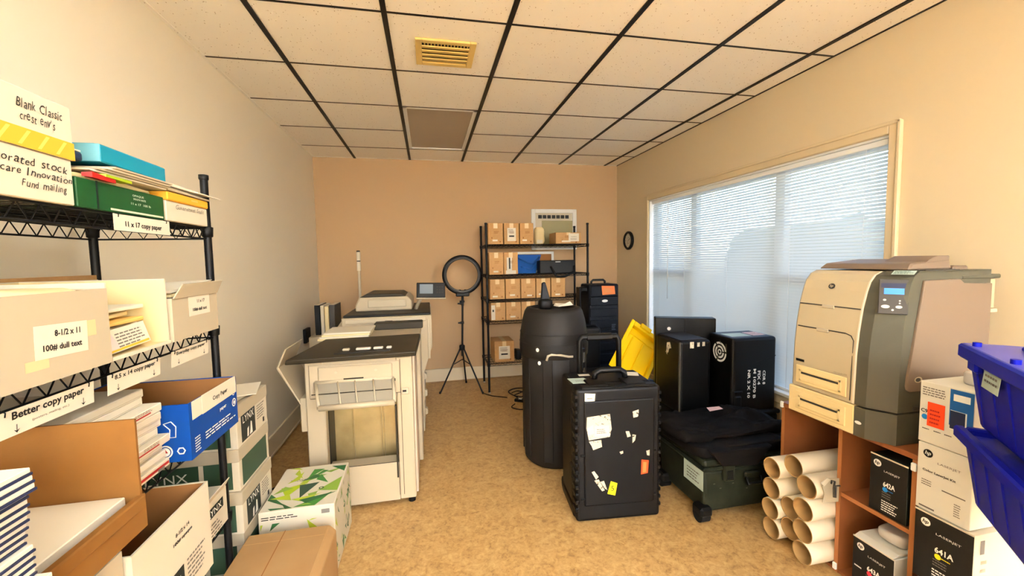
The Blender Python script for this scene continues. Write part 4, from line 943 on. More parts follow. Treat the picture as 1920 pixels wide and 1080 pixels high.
t = small_box(1.43, 1.735, LV[0] + .002, .128, 'low wide brown box with a white note on the top shelf at the back wall', 'brown boxes on the back shelving', None, y0=4.48, dep=.26, seed=19)
b = B(); F = Fny(1.645, 4.478, 1.725); b.box(-.062, .062, -.045, .045, 0, .001, paper_m, M=F); b.text('FRAGILE' if False else 'mailers', F, ink_g, w=.07, h=.014, cy=.008, off=.0016, shear=.2); b.scribble(F, .08, .02, ink_g, 2, 0, -.02, .0016, 3); b.obj('note', t)
b = B(); b.puff(.955, 1.02, 4.52, 4.62, LV[4] + .002, LV[4] + .12, blackpl, n=10, amp=.006, scale=12); single(b.obj('black_pouch'), 'small black pouch beside the single box on the lowest back shelf', 'pouch')
t = thing('wall_vent', 'white framed panel with a row of dark slots on the back wall above the shelving', 'vent', (1.57, 5.03, 1.66))
b = B()
for (x0, x1, z0, z1) in ((1.285, 1.335, 1.60, 2.108), (1.825, 1.878, 1.60, 2.108), (1.335, 1.825, 2.06, 2.108), (1.335, 1.825, 1.60, 1.64)): b.box(x0, x1, 5.0, 5.03, z0, z1, whitewood, .004)
b.obj('frame', t)
b = B(); b.box(1.335, 1.825, 5.018, 5.03, 1.64, 2.06, white_c, .002); b.box(1.42, 1.825, 5.012, 5.019, 1.64, 1.965, olive_p); b.obj('panel', t)
for k in range(7):
    b = B(); x = 1.375 + k * .059; b.box(x, x + .047, 5.014, 5.019, 1.992, 2.035, ink_m); b.obj('slot', t)
t = thing('clear_bag', 'small yellowish plastic bag standing at the left edge of the framed wall panel', 'bag', (1.30, 4.75, LV[0]))
b = B(); b.puff(1.25, 1.36, 4.70, 4.80, LV[0] + .002, 1.86, paper_y, n=12, amp=.012, scale=10, e=.5, seed=3); b.obj('body', t)
b = B(); b.quad(Fny(1.30, 4.69, 1.69), .07, .04, paper_m, .0); b.obj('label', t)
t = thing('picture_frame', 'white framed picture leaning behind the blue sheet on the second back shelf', 'picture', (1.26, 4.85, LV[1]))
b = B()
for (x0, x1, z0, z1) in ((.99, 1.02, 1.32, 1.575), (1.485, 1.515, 1.32, 1.575), (1.02, 1.485, 1.545, 1.575), (1.02, 1.485, 1.32, 1.35)): b.box(x0, x1, 4.83, 4.85, z0, z1, whitewood, .003)
b.obj('frame', t)
b = B(); b.box(1.02, 1.485, 4.838, 4.845, 1.35, 1.545, card_in); b.obj('picture', t)
b = B(); b.hexa([(1.01, 4.62, 1.322), (1.22, 4.60, 1.322), (1.22, 4.66, 1.322), (1.01, 4.66, 1.322), (1.01, 4.74, 1.54), (1.33, 4.74, 1.535), (1.33, 4.76, 1.535), (1.01, 4.76, 1.54)], bluesheet)
b.tube([(1.03, 4.71, 1.50), (1.20, 4.66, 1.43), (1.30, 4.72, 1.51)], .012, bluesheet, 6); b.tube([(1.06, 4.66, 1.40), (1.18, 4.63, 1.36), (1.28, 4.71, 1.48)], .010, bluesheet, 6)
single(b.obj('blue_sheet'), 'folded blue plastic sheet on the second back shelf, beside the boxes', 'sheet')
t = thing('black_tray_box', 'black flat box on the second back shelf, right of the blue sheet', 'box', (1.44, 4.6, LV[1]))
b = B(); b.box(1.235, 1.655, 4.47, 4.59, LV[1] + .002, 1.468, blackpl, .006); b.obj('body', t)
b = B(); b.box(1.42, 1.48, 4.466, 4.471, 1.445, 1.455, steel_m); b.obj('clasp', t)
b = B(); b.tube([(1.36, 4.455, 1.40), (1.42, 4.425, 1.28), (1.52, 4.42, 1.285), (1.63, 4.43, 1.33), (1.64, 4.458, 1.40)], .012, blackrub, 6); b.obj('strap', t)

# clock
t = thing('wall_clock', 'round black rimmed wall clock between the corner and the window', 'clock', (XR, 4.69, 1.60))
CM = frame((XR, 4.69, 1.693), (0, -1, 0), (0, 0, 1))
b = B(); b.lathe([(.085, .0), (.112, .0), (.115, .02), (.10, .034), (.09, .03), (.085, .012)], black_m, (0, 0, 0), 32, M=CM); b.obj('rim', t)
b = B(); b.disc(CM, .088, clockf, off=.0132, n=32); fc = b.obj('face', t)
b = B()
for k in range(12): a = 2 * PI * k / 12; b.quad(CM @ Matrix.Rotation(a, 4, 'Z'), .005, .014, ink_m, .0142, 0, .072)
b.disc(CM, .04, ink_g, off=.0138, r0=.036); b.obj('hour_marks', fc)
for a, l, w_ in ((-1.0, .045, .007), (2.6, .065, .005)):
    b = B(); b.quad(CM @ Matrix.Rotation(a, 4, 'Z'), w_, l, ink_m, .016, 0, l / 2); b.obj('hand', t)

# ribbed navy tool case by the back corner
t = thing('rolling_case', 'tall navy black ribbed rolling case standing between the back shelving and the corner', 'case', (1.86, 4.29, 0))
b = B(); b.box(1.69, 2.035, 4.14, 4.40, .05, 1.20, navy_m, .02, seg=3)
for k in range(7): z = .22 + k * .125; b.box(1.70, 2.025, 4.13, 4.15, z, z + .095, navy_m, .006)
b.box(1.70, 2.025, 4.125, 4.15, 1.06, 1.19, navy_m, .012); b.obj('shell', t)
b = B(); b.tube([(1.76, 4.25, 1.19), (1.76, 4.25, 1.225), (1.78, 4.25, 1.242), (1.90, 4.25, 1.242), (1.92, 4.25, 1.225), (1.92, 4.25, 1.19)], .013, blackpl, 8); b.obj('handle', t)
b = B(); b.box(1.60, 1.625, 4.2, 4.3, .6, 1.17, blackpl, .006); b.box(1.625, 1.70, 4.2, 4.3, 1.12, 1.17, blackpl, .01); b.box(1.625, 1.70, 4.22, 4.28, .62, .66, blackpl, .01); b.obj('side_bracket', t)
b = B(); F = Fny(1.90, 4.124, 1.135); b.ngon(F, [(-.075, .05), (.075, .045), (.085, -.045), (-.065, -.05)], orange2, .001); b.scribble(F, .10, .05, card_m, 3, 0, 0, .0016, 2); b.obj('orange_tag', t)
b = B(); b.disc(Fny(1.865, 4.13, 1.02), .034, ink_w, off=.004, ry=.015); b.obj('badge', t)
b = B(); F = Fny(1.97, 4.13, .73); b.scribble(F, .05, .07, screen_m, 4, 0, 0, .0015, 4); b.obj('print', t)
for x in (1.72, 2.0):
    b = B(); b.cyl((x, 4.16, .035), (x, 4.22, .035), .035, blackrub, n=16); b.obj('wheel', t)
    b = B(); b.cyl((x, 4.33, .035), (x, 4.38, .035), .035, blackrub, n=16); b.obj('wheel', t)
# ================================================================== RIGHT SIDE
def loft(b, levels, m, cap=True, smooth=False):
    n = len(levels[0][1]); vs = [(p[0], p[1], z) for z, pts in levels for p in pts]; fs = []
    for i in range(len(levels) - 1):
        fs += [(i * n + k, i * n + (k + 1) % n, (i + 1) * n + (k + 1) % n, (i + 1) * n + k) for k in range(n)]
    if cap: fs += [tuple(reversed(range(n))), tuple(range((len(levels) - 1) * n, len(levels) * n))]
    b.add(vs, fs, m, smooth)
# cherry laminate cabinet with open bays
CX0, CX1, CY0, CY1, CT = 1.825, 2.415, 1.185, 1.805, .704
t = thing('open_cabinet', 'cherry laminate cabinet with open bays under the beige printer', 'cabinet', (2.12, 1.495, 0))
b = B(); b.box(CX0 - .006, CX1, CY0 - .004, CY1 + .004, CT - .022, CT, wood_m, .002); b.obj('top', t)
for y, nm in ((CY0, 'side_panel'), (1.478, 'divider'), (CY1 - .018, 'side_panel')):
    b = B(); b.box(CX0, CX1 - .01, y, y + .018, .0, CT - .022, wood_m); b.box(CX0 - .001, CX0 + .001, y, y + .018, .0, CT - .022, wood_e); b.obj(nm, t)
b = B(); b.box(CX0 + .004, CX1 - .012, CY0 + .018, 1.478, .372, .390, wood_m); b.box(CX0 + .003, CX0 + .005, CY0 + .018, 1.478, .372, .390, wood_e); b.obj('shelf', t)
for y0, y1 in ((CY0 + .018, 1.478), (1.496, CY1 - .018)):
    b = B(); b.box(CX0 + .004, CX1 - .012, y0, y1, .0, .013, wood_m); b.obj('bottom_panel', t)
b = B(); b.box(CX1 - .010, CX1, CY0, CY1, .0, CT - .022, wood_m); b.obj('back_panel', t)
for y, z in ((CY0 + .009, CT - .05), (1.487, .03), (CY1 - .006, CT - .012)):
    b = B(); b.box(CX0 - .012, CX0 - .001, y - .009, y + .009, z - .016, z + .016, whitewood, .003); b.obj('white_bracket', t)

# colour laser printer
PY0, PY1, PYC = 1.262, 1.712, 1.388
t = thing('laser_printer', 'large beige laser printer with a grey corner column and blue display on the cherry cabinet', 'printer', (2.04, 1.49, CT))
def dxz(z):
    T = [(.70, .0), (.835, .0), (1.05, .006), (1.20, .020), (1.30, .042), (1.36, .065), (1.39, .09), (1.405, .125)]
    for (a, u), (c, w_) in zip(T, T[1:]):
        if a <= z <= c: return u + (w_ - u) * (z - a) / (c - a)
    return T[-1][1]
ZL = [.84, .95, 1.05, 1.15, 1.25, 1.32, 1.36, 1.39, 1.405]
PX = 1.768
b = B(); loft(b, [(z, [(PX + dxz(z), PYC), (2.28, PYC), (2.28, PY1), (PX + dxz(z) + .02, PY1), (PX + dxz(z) + .003, PY1 - .02)]) for z in ZL], print_b); b.obj('body', t)
col = lambda z, e=0: [(PX + dxz(z) - e, PYC), (PX + dxz(z) - e + .004, 1.345), (PX + .055 + dxz(z) * .6, PY0 - e), (2.28, PY0 - e), (2.28, PYC)]
b = B(); loft(b, [(z, col(z)) for z in ZL], print_g); cl = b.obj('corner_column', t)
b = B(); loft(b, [(z, [(PX + dxz(z) + .002, PYC + .001), (PX + dxz(z) - .002, PYC + .004), (PX + dxz(z) - .002, PYC + .010), (PX + dxz(z) + .002, PYC + .012)]) for z in ZL], white_c); b.obj('edge_strip', t)
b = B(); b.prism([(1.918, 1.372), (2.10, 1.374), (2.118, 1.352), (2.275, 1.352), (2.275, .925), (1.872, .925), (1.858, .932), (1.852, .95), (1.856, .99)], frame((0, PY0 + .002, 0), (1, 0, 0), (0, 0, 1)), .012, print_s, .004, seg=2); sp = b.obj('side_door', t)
b = B(); b.disc(Fny(1.905, PY0 - .0105, .975), .020, print_b, off=.001, ry=.012); b.disc(Fny(1.902, PY0 - .0105, .975), .013, print_gd, off=.002, ry=.008); b.obj('latch', sp)
b = B(); b.box(1.90, 2.20, PY0 - .004, PY0 + .01, .845, .862, print_gd, .003); b.obj('side_slot', t)
# front seams, drawers, logo
def frontx(z): return PX + dxz(z)
b = B()
for z, y0, y1 in ((1.245, PYC + .01, PY1 - .022), (1.135, PYC + .06, PY1 - .03)):
    b.box(frontx(z) - .0012, frontx(z) + .006, y0, y1, z - .0025, z + .0025, print_gd)
b.tube([(frontx(1.135) - .0, PYC + .06, 1.135), (frontx(1.13), PYC + .035, 1.128), (frontx(1.11), PYC + .022, 1.108), (frontx(.98), PYC + .02, .98), (frontx(.85), PYC + .02, .85)], .0022, print_gd, 5)
b.obj('panel_seam', t)
for z, y in ((1.245, 1.545), (1.135, 1.555)):
    b = B(); b.box(frontx(z) - .004, frontx(z) + .006, y - .03, y + .03, z - .012, z + .004, print_gd if False else cop_w2, .003); b.obj('grip', t)
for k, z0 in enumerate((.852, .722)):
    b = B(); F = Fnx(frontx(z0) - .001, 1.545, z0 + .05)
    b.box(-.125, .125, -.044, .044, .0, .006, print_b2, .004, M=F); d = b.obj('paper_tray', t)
    b = B()
    for (x0, x1, y0, y1) in ((-.105, .105, .014, .026), (-.105, .105, -.030, -.020), (-.105, -.092, -.03, .026), (.092, .105, -.03, .026)): b.box(x0, x1, y0, y1, .006, .010, print_b2, .002, M=F)
    b.hexa([tuple(F @ Vector(p)) for p in ((-.092, -.02, .0061), (.092, -.02, .0061), (.092, .014, .0061), (-.092, .014, .0061), (-.092, -.02, .009), (.092, -.02, .009), (.092, .014, .0063), (-.092, .014, .0063))], print_b2)
    b.obj('tray_grip', d)
    b = B(); b.quad(F, .184, .009, print_gd, .0095, 0, .009); b.obj('grip_shade', d)  # flat dark strip paints the shade inside the tray grip
b = B(); b.box(PX - .002, 2.27, PYC, PY1, CT + .002, .835, print_b2, .005); b.obj('feeder_front', t)
b = B(); loft(b, [(z, col(.84)) for z in (CT + .002, .832)], print_g); b.obj('feeder_corner', t)
b = B(); F = frame((PX + .028, 1.302, .765), (.576, -.817, 0), (0, 0, 1)); b.disc(Fnx(PX - .0005, 1.366, .768), .014, ink_w, off=.004, ry=.007); b.obj('tray_number', t)
b = B(); F = frame((frontx(1.33), 1.545, 1.333), (0, -1, 0), (.30, 0, 1)); b.disc(F, .016, print_gd, off=.008, ry=.013); b.text('hp', F, print_b, h=.016, cx=0, cy=0, shear=.2, off=.010, bold=True); b.obj('logo', t)
b = B(); b.quad(Fnx(frontx(.97), 1.655, .968), .045, .012, ink_m, .002); b.obj('model_badge', t)
b = B(); b.text('color LaserJet 4700', Fnx(frontx(.955), 1.455, .955), ink_g, w=.06, h=.006, off=.002); b.obj('model_print', t)
# control panel on the chamfered corner
n_ = Vector((-.817, -.576, 0)); o_ = Vector((PX + .029 + dxz(1.31) * .8, 1.304, 1.31)) + n_ * .004
F = frame(o_, (.576, -.817, 0), (.26, 0, 1))
b = B(); b.box(-.045, .045, -.075, .068, -.004, .003, print_gd, .003, M=F); cp = b.obj('control_panel', t)
b = B(); b.box(-.028, .032, .006, .030, .003, .0045, lcd_m, M=F); b.obj('display', cp)
b = B(); b.quad(F, .075, .018, nvypap, .0036, 0, .042); b.obj('display_hood', cp)
for (x, y, rx, ry) in ((-.022, -.045, .013, .007), (.018, -.045, .010, .006), (-.025, -.018, .005, .004), (0.0, -.058, .004, .004), (.02, -.02, .003, .003), (.02, -.03, .003, .003)):
    b = B(); b.disc(F, rx, silver_m, x, y, .005, ry=ry); b.disc(F, rx, silver_m, x, y, .0042, ry=ry); b.obj('button', cp)
b = B(); b.quad(frame((1.868, 1.292, 1.3925), (.3, -.95, 0), (.9, .28, .45)), .07, .035, mint_m, .012); b.scribble(frame((1.868, 1.292, 1.3925), (.3, -.95, 0), (.9, .28, .45)), .06, .028, lynx_m, 4, 0, 0, .0125, 5); b.obj('asset_sticker', t)
# top
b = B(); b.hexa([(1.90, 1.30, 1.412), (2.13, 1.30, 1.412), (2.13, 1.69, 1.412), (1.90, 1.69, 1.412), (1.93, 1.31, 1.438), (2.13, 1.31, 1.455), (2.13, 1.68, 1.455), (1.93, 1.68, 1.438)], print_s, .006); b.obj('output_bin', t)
b = B(); b.prism([(1.98, 1.432), (2.13, 1.432), (2.13, 1.468), (2.06, 1.468), (2.02, 1.452)], frame((0, 1.47, 0), (1, 0, 0), (0, 0, 1)), .16, print_s, .003); b.obj('output_stop', t)
b = B(); b.box(1.95, 2.13, 1.275, 1.30, 1.404, 1.412, print_gd); b.box(1.90, 2.28, PY0, PYC, 1.403, 1.408, print_g); b.obj('top_edge', t)
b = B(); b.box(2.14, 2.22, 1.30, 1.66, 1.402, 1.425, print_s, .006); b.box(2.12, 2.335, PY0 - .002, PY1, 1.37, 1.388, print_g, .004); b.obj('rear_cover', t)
b = B(); b.box(2.28, 2.335, 1.275, PY1 - .01, 1.24, 1.372, print_b, .006); b.box(2.28, 2.345, 1.27, PY1 - .01, 1.225, 1.242, white_c2, .003); b.box(2.28, 2.305, 1.275, PY1 - .01, .72, 1.226, cop_w2, .004); b.obj('rear_duplexer', t)

# toner cartons
def logo(b, F, cx, cy, r, fill, ink):
    b.disc(F, r, fill, cx, cy, .001); b.text('hp', F, ink, h=r * 1.25, cx=cx, cy=cy, shear=.2, bold=True, off=.0016)
def toner(lab, x0, y0, y1, z0, z1, mbody, mface, num=None, dot=None, x1=None, open_top=False, white=False):
    x1 = x1 or x0 + .36
    t = carton_root('toner_carton', lab, 'carton', x0, x1, y0, y1, z0, 'toner cartons')
    b = B(); b.box(x0 + .002, x1, y0, y1, z0 + .001, z1, mbody, .002); b.obj('body', t)
    F = Fnx(x0 + .002, (y0 + y1) / 2, (z0 + z1) / 2); w = y1 - y0; h = z1 - z0
    b = B(); b.quad(F, w - .002, h - .002, mface, .0006); ik = ink_m if white else ink_w
    logo(b, F, -w * .30, h * .36, .015, ik, mface); b.text('LASERJET', F, ink_g if white else ink_w, w=w * .42, h=.010, cx=w * .10, cy=h * .26, off=.0016)
    if num:
        b.text(num, F, ink_w, w=w * .32, h=.022, cx=w * .04, cy=h * .04, bold=True, off=.0016); b.disc(F, .010, dot, -w * .06, -h * .05, .0018); b.scribble(F, w * .2, .008, dot, 1, w * .1, -h * .05, .0016, 2)
        b.scribble(F, w * .25, .03, ink_g, 3, -w * .02, -h * .15, .0014, 3); b.scribble(F, w * .46, h * .2, ink_w, 5, w * .08, -h * .34, .0014, 4)
    elif white:
        b.text('Color LaserJet Kit', F, ink_m, w=w * .62, h=.011, cx=-w * .08, cy=h * .10, bold=True, off=.0014); b.scribble(F, w * .2, .025, ink_g, 3, -w * .3, -h * .08, .0014, 3)
        b.quad(F, w * .42, .004, ink_g, .0014, w * .2, -h * .1); b.scribble(F, w * .12, .05, ink_g, 6, w * .28, -h * .3, .0014, 9); b.quad(F, w * .3, .006, ink_g, .0014, -w * .28, -h * .45)
    b.obj('print', t)
    if not open_top and not white:
        b = B(); b.box(x0 + .001, x0 + .004, y0 - .0005, y1 + .0005, z1 - .004, z1 + .0015, white_c); b.obj('edge', t)
    return t, F, w, h
t, F, w, h = toner('black toner carton with a blue dot, on the shelf inside the cabinet', 1.832, 1.222, 1.362, .3915, .635, lynx_d, ink_m, '642A', cyan_m)
t, F, w, h = toner('black toner carton with a red dot, opened, at the bottom of the cabinet', 1.80, 1.232, 1.395, .014, .248, white_r, ink_m, '643A', mag_m)
b = B(); b.hexa([(1.80, 1.236, .2495), (2.08, 1.236, .2495), (2.08, 1.392, .2495), (1.80, 1.392, .2495), (1.83, 1.236, .262), (2.10, 1.236, .255), (2.10, 1.392, .255), (1.83, 1.392, .262)], white_r, .002); b.obj('flap', t)
b = B(); b.puff(1.86, 2.05, 1.25, 1.36, .262, .315, silver_m, n=12, amp=.01, scale=14, e=.5, seed=4); b.obj('plastic_wrap', t)
b = B(); b.quad(F, .03, .006, ink_w, .0016, -w * .35, -h * .05); b.obj('strip', t)
toner('black toner carton on the floor, bottom of the stack beside the cabinet', 1.745, .985, 1.150, 0.0, .250, white_r, ink_m, None, None)
t, F, w, h = toner('black toner carton with a yellow dot, second from the floor beside the cabinet', 1.792, .992, 1.166, .2525, .515, white_c, ink_m, '641A', yel_d)
b = B(); G = Fny(1.97, .992, .39); b.quad(G, .02, .05, ink_g, .001, -.14, .08); b.scribble(G, .03, .12, white_c2, 4, -.13, -.02, .001, 4); b.obj('side_print', t)
toner('white toner kit carton, second from the top beside the cabinet', 1.800, 1.012, 1.172, .5175, .772, white_r, white_r, None, None, white=True)
t = carton_root('toner_carton', 'white toner carton with an orange sticker, topmost of the stack beside the printer', 'carton', 1.80, 2.14, 1.015, 1.175, .7745, 'toner cartons')
b = B(); b.box(1.802, 2.14, 1.018, 1.175, .7745, 1.004, white_r, .002); b.obj('body', t)
F = Fnx(1.802, 1.0965, .889)
b = B(); b.scribble(F, .07, .035, ink_g, 4, -.035, .08, .001, 8); b.quad(F, .066, .13, hpblue, .0008, .045, .045); b.box(.022, .068, .070, .094, .0008, .0014, ink_w, M=F); logo(b, F, .045, .082, .010, hpblue, ink_w)
b.quad(F, .046, .07, ink_w, .0012, .038, .0); b.quad(F, .042, .065, nvypap, .0016, .036, .001); b.disc(F, .014, ink_w, .044, -.03, .0022, r0=.008)
b.text('C9', F, ink_m, h=.014, cx=-.062, cy=.005, bold=True, off=.001); b.disc(F, .010, cyan_m, -.06, -.018, .001)
for x in (-.055, -.02, .012): b.scribble(F, .022, .008, ink_m, 1, x, -.062, .001, 3)
b.obj('print', t)
b = B(); b.box(-.052, .0, -.048, .042, .0016, .0022, orange_m, M=F); b.scribble(F, .036, .06, red_m, 4, -.026, -.01, .0026, 6); b.obj('orange_sticker', t)
t = thing('tape_roll', 'round silvery tape roll lying on the topmost white toner carton', 'tape roll', (1.93, 1.07, 1.004))
b = B(); b.lathe([(.035, .002), (.047, .002), (.049, .01), (.049, .036), (.046, .042), (.030, .044), (.028, .030)], silver_m, (1.93, 1.07, 1.0035), 28); b.obj('tape', t)
b = B(); b.lathe([(.0275, .003), (.028, .03)], white_c2, (1.93, 1.07, 1.0035), 28); b.obj('core', t)

# mailing tubes in the far bay of the cabinet
R = .0525; ys_ = (1.5495, 1.6415, 1.7335)
TU = [(0, .0545 + .037, 1.700), (2, .0545 + .037, 1.705), (1, .108 + .037, 1.725), (0, .199, 1.700), (2, .199, 1.695), (1, .2525, 1.722), (0, .3065, 1.698), (2, .3065, 1.700), (0, .414, 1.715), (2, .414, 1.700), (1, .4675, 1.735)]
TU = [(c, z - .0245, x) for c, z, x in TU]
TL = ['bottom mailing tube of the column nearest the divider', 'bottom mailing tube of the column farthest from the divider', 'lower mailing tube of the middle column', 'second mailing tube up, nearest the divider', 'second mailing tube up, farthest from the divider', 'upper mailing tube of the middle column', 'third mailing tube up, nearest the divider', 'third mailing tube up, farthest from the divider', 'fourth mailing tube up, nearest the divider, with the torn card on it', 'fourth mailing tube up, farthest from the divider', 'topmost mailing tube, lying across the two columns']
for (c, z, x), lab in zip(TU, TL):
    b = B(); y = ys_[c]; n = 32; rin = R - .004
    vs = []
    for (xx, rr) in ((x, R), (2.39, R), (2.39, rin), (x, rin)):
        for k in range(n): a = 2 * PI * k / n; vs.append((xx, y + rr * math.cos(a), z + rr * math.sin(a)))
    b.add(vs, [(k, n + k, n + (k + 1) % n, (k + 1) % n) for k in range(n)], tube_o, True)
    b.add(vs, [(2 * n + k, 3 * n + k, 3 * n + (k + 1) % n, 2 * n + (k + 1) % n) for k in range(n)], tube_i, True)
    b.add(vs, [(3 * n + k, k, (k + 1) % n, 3 * n + (k + 1) % n) for k in range(n)], tube_i)
    b.add([(2.385, y + rin * math.cos(2 * PI * k / n), z + rin * math.sin(2 * PI * k / n)) for k in range(n)], [tuple(range(n))], card_in)
    single(b.obj('mailing_tube'), lab, 'mailing tube', 'mailing tubes in the cabinet')
t = thing('torn_card', 'torn white card with a dark hook, stuck between a mailing tube and the cabinet divider', 'card', (1.79, 1.50, .34))
b = B(); M = frame((1.80, 1.486, .405), (1, -.1, 0), (0, 0, 1)); b.prism([(-.06, -.06), (.02, -.062), (.02, .05), (-.045, .055), (-.052, .03), (-.066, .02), (-.05, -.02)], M, .004, white_c2, .001); b.prism([(-.06, .02), (-.03, .05), (-.045, .06), (-.075, .035)], M @ Matrix.Translation((0, 0, .004)), .006, white_c, .001); b.obj('card', t)
b = B(); b.tube([M @ Vector(p) for p in ((-.024, .03, .007), (-.022, .045, .009), (-.008, .04, .009), (-.012, .01, .009), (-.010, -.034, .009), (-.002, -.036, .009), (-.002, .018, .009), (.018, .018, .009))], .004, print_gd, 6); b.obj('hook', t)

# blue bins, turned towards the room, on a stool
UR = math.radians(-134.4)
def blue_bin(lab, z0, z1, top):
    t = thing('storage_bin', lab, 'storage bin', (1.646, .974, z0), UR, 'blue storage bins')
    L, W, H = .56, .40, z1 - z0; tp = .04
    b = B(); v = [(tp, tp, 0), (L - tp, tp, 0), (L - tp, W - tp, 0), (tp, W - tp, 0), (.012, .012, H - .03), (L - .012, .012, H - .03), (L - .012, W - .012, H - .03), (.012, W - .012, H - .03)]
    b.hexa(v, bin_m, .018, seg=3); b.obj('body', t, world=False)
    b = B()
    for (x0, x1, y0, y1) in ((-.004, L, -.004, .022), (-.004, L, W - .022, W), (-.004, .022, .022, W - .022), (L - .022, L, .022, W - .022)): b.box(x0, x1, y0, y1, H - .05, H - (.006 if top else .012), bin_m, .006)
    b.obj('rim', t, world=False)
    for k in range(5):
        x = .08 + k * .10; b = B(); b.hexa([(x - .008, tp + .0 - .004, .02), (x + .008, tp - .004, .02), (x + .008, tp + .03, .02), (x - .008, tp + .03, .02), (x - .008, .010, H - .05), (x + .008, .010, H - .05), (x + .008, .03, H - .05), (x - .008, .03, H - .05)], bin_m, .004); b.obj('rib', t, world=False)
    if top:
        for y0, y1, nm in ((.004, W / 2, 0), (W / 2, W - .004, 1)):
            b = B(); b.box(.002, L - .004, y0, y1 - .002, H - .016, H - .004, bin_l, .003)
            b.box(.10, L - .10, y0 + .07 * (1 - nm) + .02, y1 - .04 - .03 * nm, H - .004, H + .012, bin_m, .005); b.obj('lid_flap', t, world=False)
        for x in (.06, .30, .5):
            b = B(); b.cyl((x, .02, H - .004), (x, .02, H + .008), .010, bin_m, n=10); b.obj('lid_peg', t, world=False)
        M = frame((.21, .013, .17 if False else H - .058), (1, 0, 0), (0, .09, 1)); b = B(); b.box(-.052, .052, -.045, .04, .004, .0046, mint_m, M=M); b.scribble(M, .08, .06, ink_g, 4, 0, 0, .0052, 3); b.obj('paper_label', t, world=False)
        b = B(); b.box(.07, .13, -.002, .02, H - .075, H - .04, bin_m, .006); b.obj('lug', t, world=False)
    return t
blue_bin('lower blue storage bin of the stack beside the toner cartons', .69, .940, False)
blue_bin('upper blue storage bin with a closed lid and a pale paper label', .941, 1.20, True)
t = thing('step_stool', 'grey stool carrying the two stacked blue storage bins', 'stool', (1.646, .974, 0), UR)
b = B(); b.box(.33, .55, .16, .36, .66, .689, grey_st, .004); b.obj('seat', t, world=False)
for x in (.345, .535):
    for y in (.175, .345):
        b = B(); b.box(x - .014, x + .014, y - .014, y + .014, 0, .66, grey_st); b.obj('leg', t, world=False)

# ------------------------------------------------------------------ barrel case
bx, by = .893, 2.875
t = thing('barrel_case', 'tall charcoal barrel shaped road case standing in the middle of the floor', 'case', (bx, by, 0))
b = B(); b.lathe([(.12, .0), (.20, .005), (.222, .03), (.228, .10), (.232, .50), (.236, .835), (.232, .84)], barrel_m, (bx, by, 0), 56)
for k in range(8):
    a = 2 * PI * k / 8 + .3; b.box(-.035, .035, -.004, .006, .06, .80, barrel_m, .004, M=Matrix.Translation((bx, by, 0)) @ Matrix.Rotation(a, 4, 'Z') @ Matrix.Translation((0, -.231, 0)))
b.obj('body', t)
b = B(); b.lathe([(.240, .79), (.249, .80), (.252, .86), (.246, .94), (.230, 1.04), (.212, 1.105), (.196, 1.130), (.165, 1.134), (.155, 1.112), (.0, 1.108)], barrel_m, (bx, by, 0), 56); ld = b.obj('lid', t)
b = B(); b.lathe([(.2445, .955), (.247, .958), (.2445, .962)], barrel_m, (bx, by, 0), 56); b.lathe([(.250, .888), (.253, .89), (.250, .893)], barrel_m, (bx, by, 0), 56); b.obj('lid_ridge', ld)
b = B()
P = [(bx + .247 * math.sin(a), by - .247 * math.cos(a), z) for a, z in ((-.50, .79), (-.46, .822), (-.36, .832), (-.1, .828), (.12, .815), (.25, .812))]
b.tube(P, .009, white_c2, 8); b.obj('white_rope', t)
for a, z in ((-.75, .86), (-.70, .77)):
    b = B(); b.disc(Matrix.Translation((bx, by, z)) @ Matrix.Rotation(a, 4, 'Z') @ Fny(0, -.252, 0), .012, ink_w, off=.003, ry=.014); b.obj('white_dot', t)
b = B(); M = Matrix.Translation((bx, by, 0)) @ Matrix.Rotation(.62, 4, 'Z')
b.box(-.022, .022, -.262, -.235, .70, .86, blackpl, .006, M=M); b.box(-.012, .012, -.268, -.255, .76, .83, print_gd, .004, M=M); b.tube([M @ Vector(p) for p in ((0, -.258, .72), (.006, -.262, .6), (-.004, -.258, .45), (0, -.24, .40))], .011, cop_d, 6); b.obj('latch', t)
b = B(); b.ngon(Fz(bx - .10, by - .03, 1.112, .3), [(-.09, .05), (-.06, .09), (-.03, .02), (.0, -.04), (-.05, -.03)], paper_m, .003); single(b.obj('paper_tag'), 'crumpled white paper tag on the barrel case lid, beside the black clamp', 'tag')
b = B(); b.ngon(Fz(bx - .02, by - .07, 1.112, -.2), [(-.08, .02), (.03, .05), (.10, -.01), (.02, -.05)], orange2, .004); single(b.obj('orange_tag'), 'orange paper tag lying on the barrel case lid', 'tag')
b = B(); M = Fz(bx + .08, by + .01, 1.136, .4); b.hexa([tuple(M @ Vector(p)) for p in ((-.07, -.03, 0), (.07, -.035, .002), (.075, .03, 0), (-.06, .04, 0), (-.07, -.03, .004), (.05, -.02, .03), (.075, .03, .008), (-.05, .035, .02))], paper_m); single(b.obj('folded_paper'), 'folded white paper lying at the far side of the barrel case lid', 'paper')
t = thing('clamp_handle', 'upright black clamp handle standing on the barrel case lid', 'clamp', (bx - .045, by + .03, 1.108))
b = B(); b.puff(bx - .10, bx + .0, by - .01, by + .07, 1.113, 1.19, blackpl, n=12, amp=.004, e=.6); b.obj('base', t)
b = B(); b.hexa([(bx - .085, by + .02, 1.17), (bx - .01, by + .02, 1.17), (bx - .01, by + .05, 1.17), (bx - .085, by + .05, 1.17), (bx - .075, by + .025, 1.31), (bx - .05, by + .025, 1.315), (bx - .05, by + .045, 1.315), (bx - .075, by + .045, 1.31)], navy_m, .006); b.obj('lever', t)

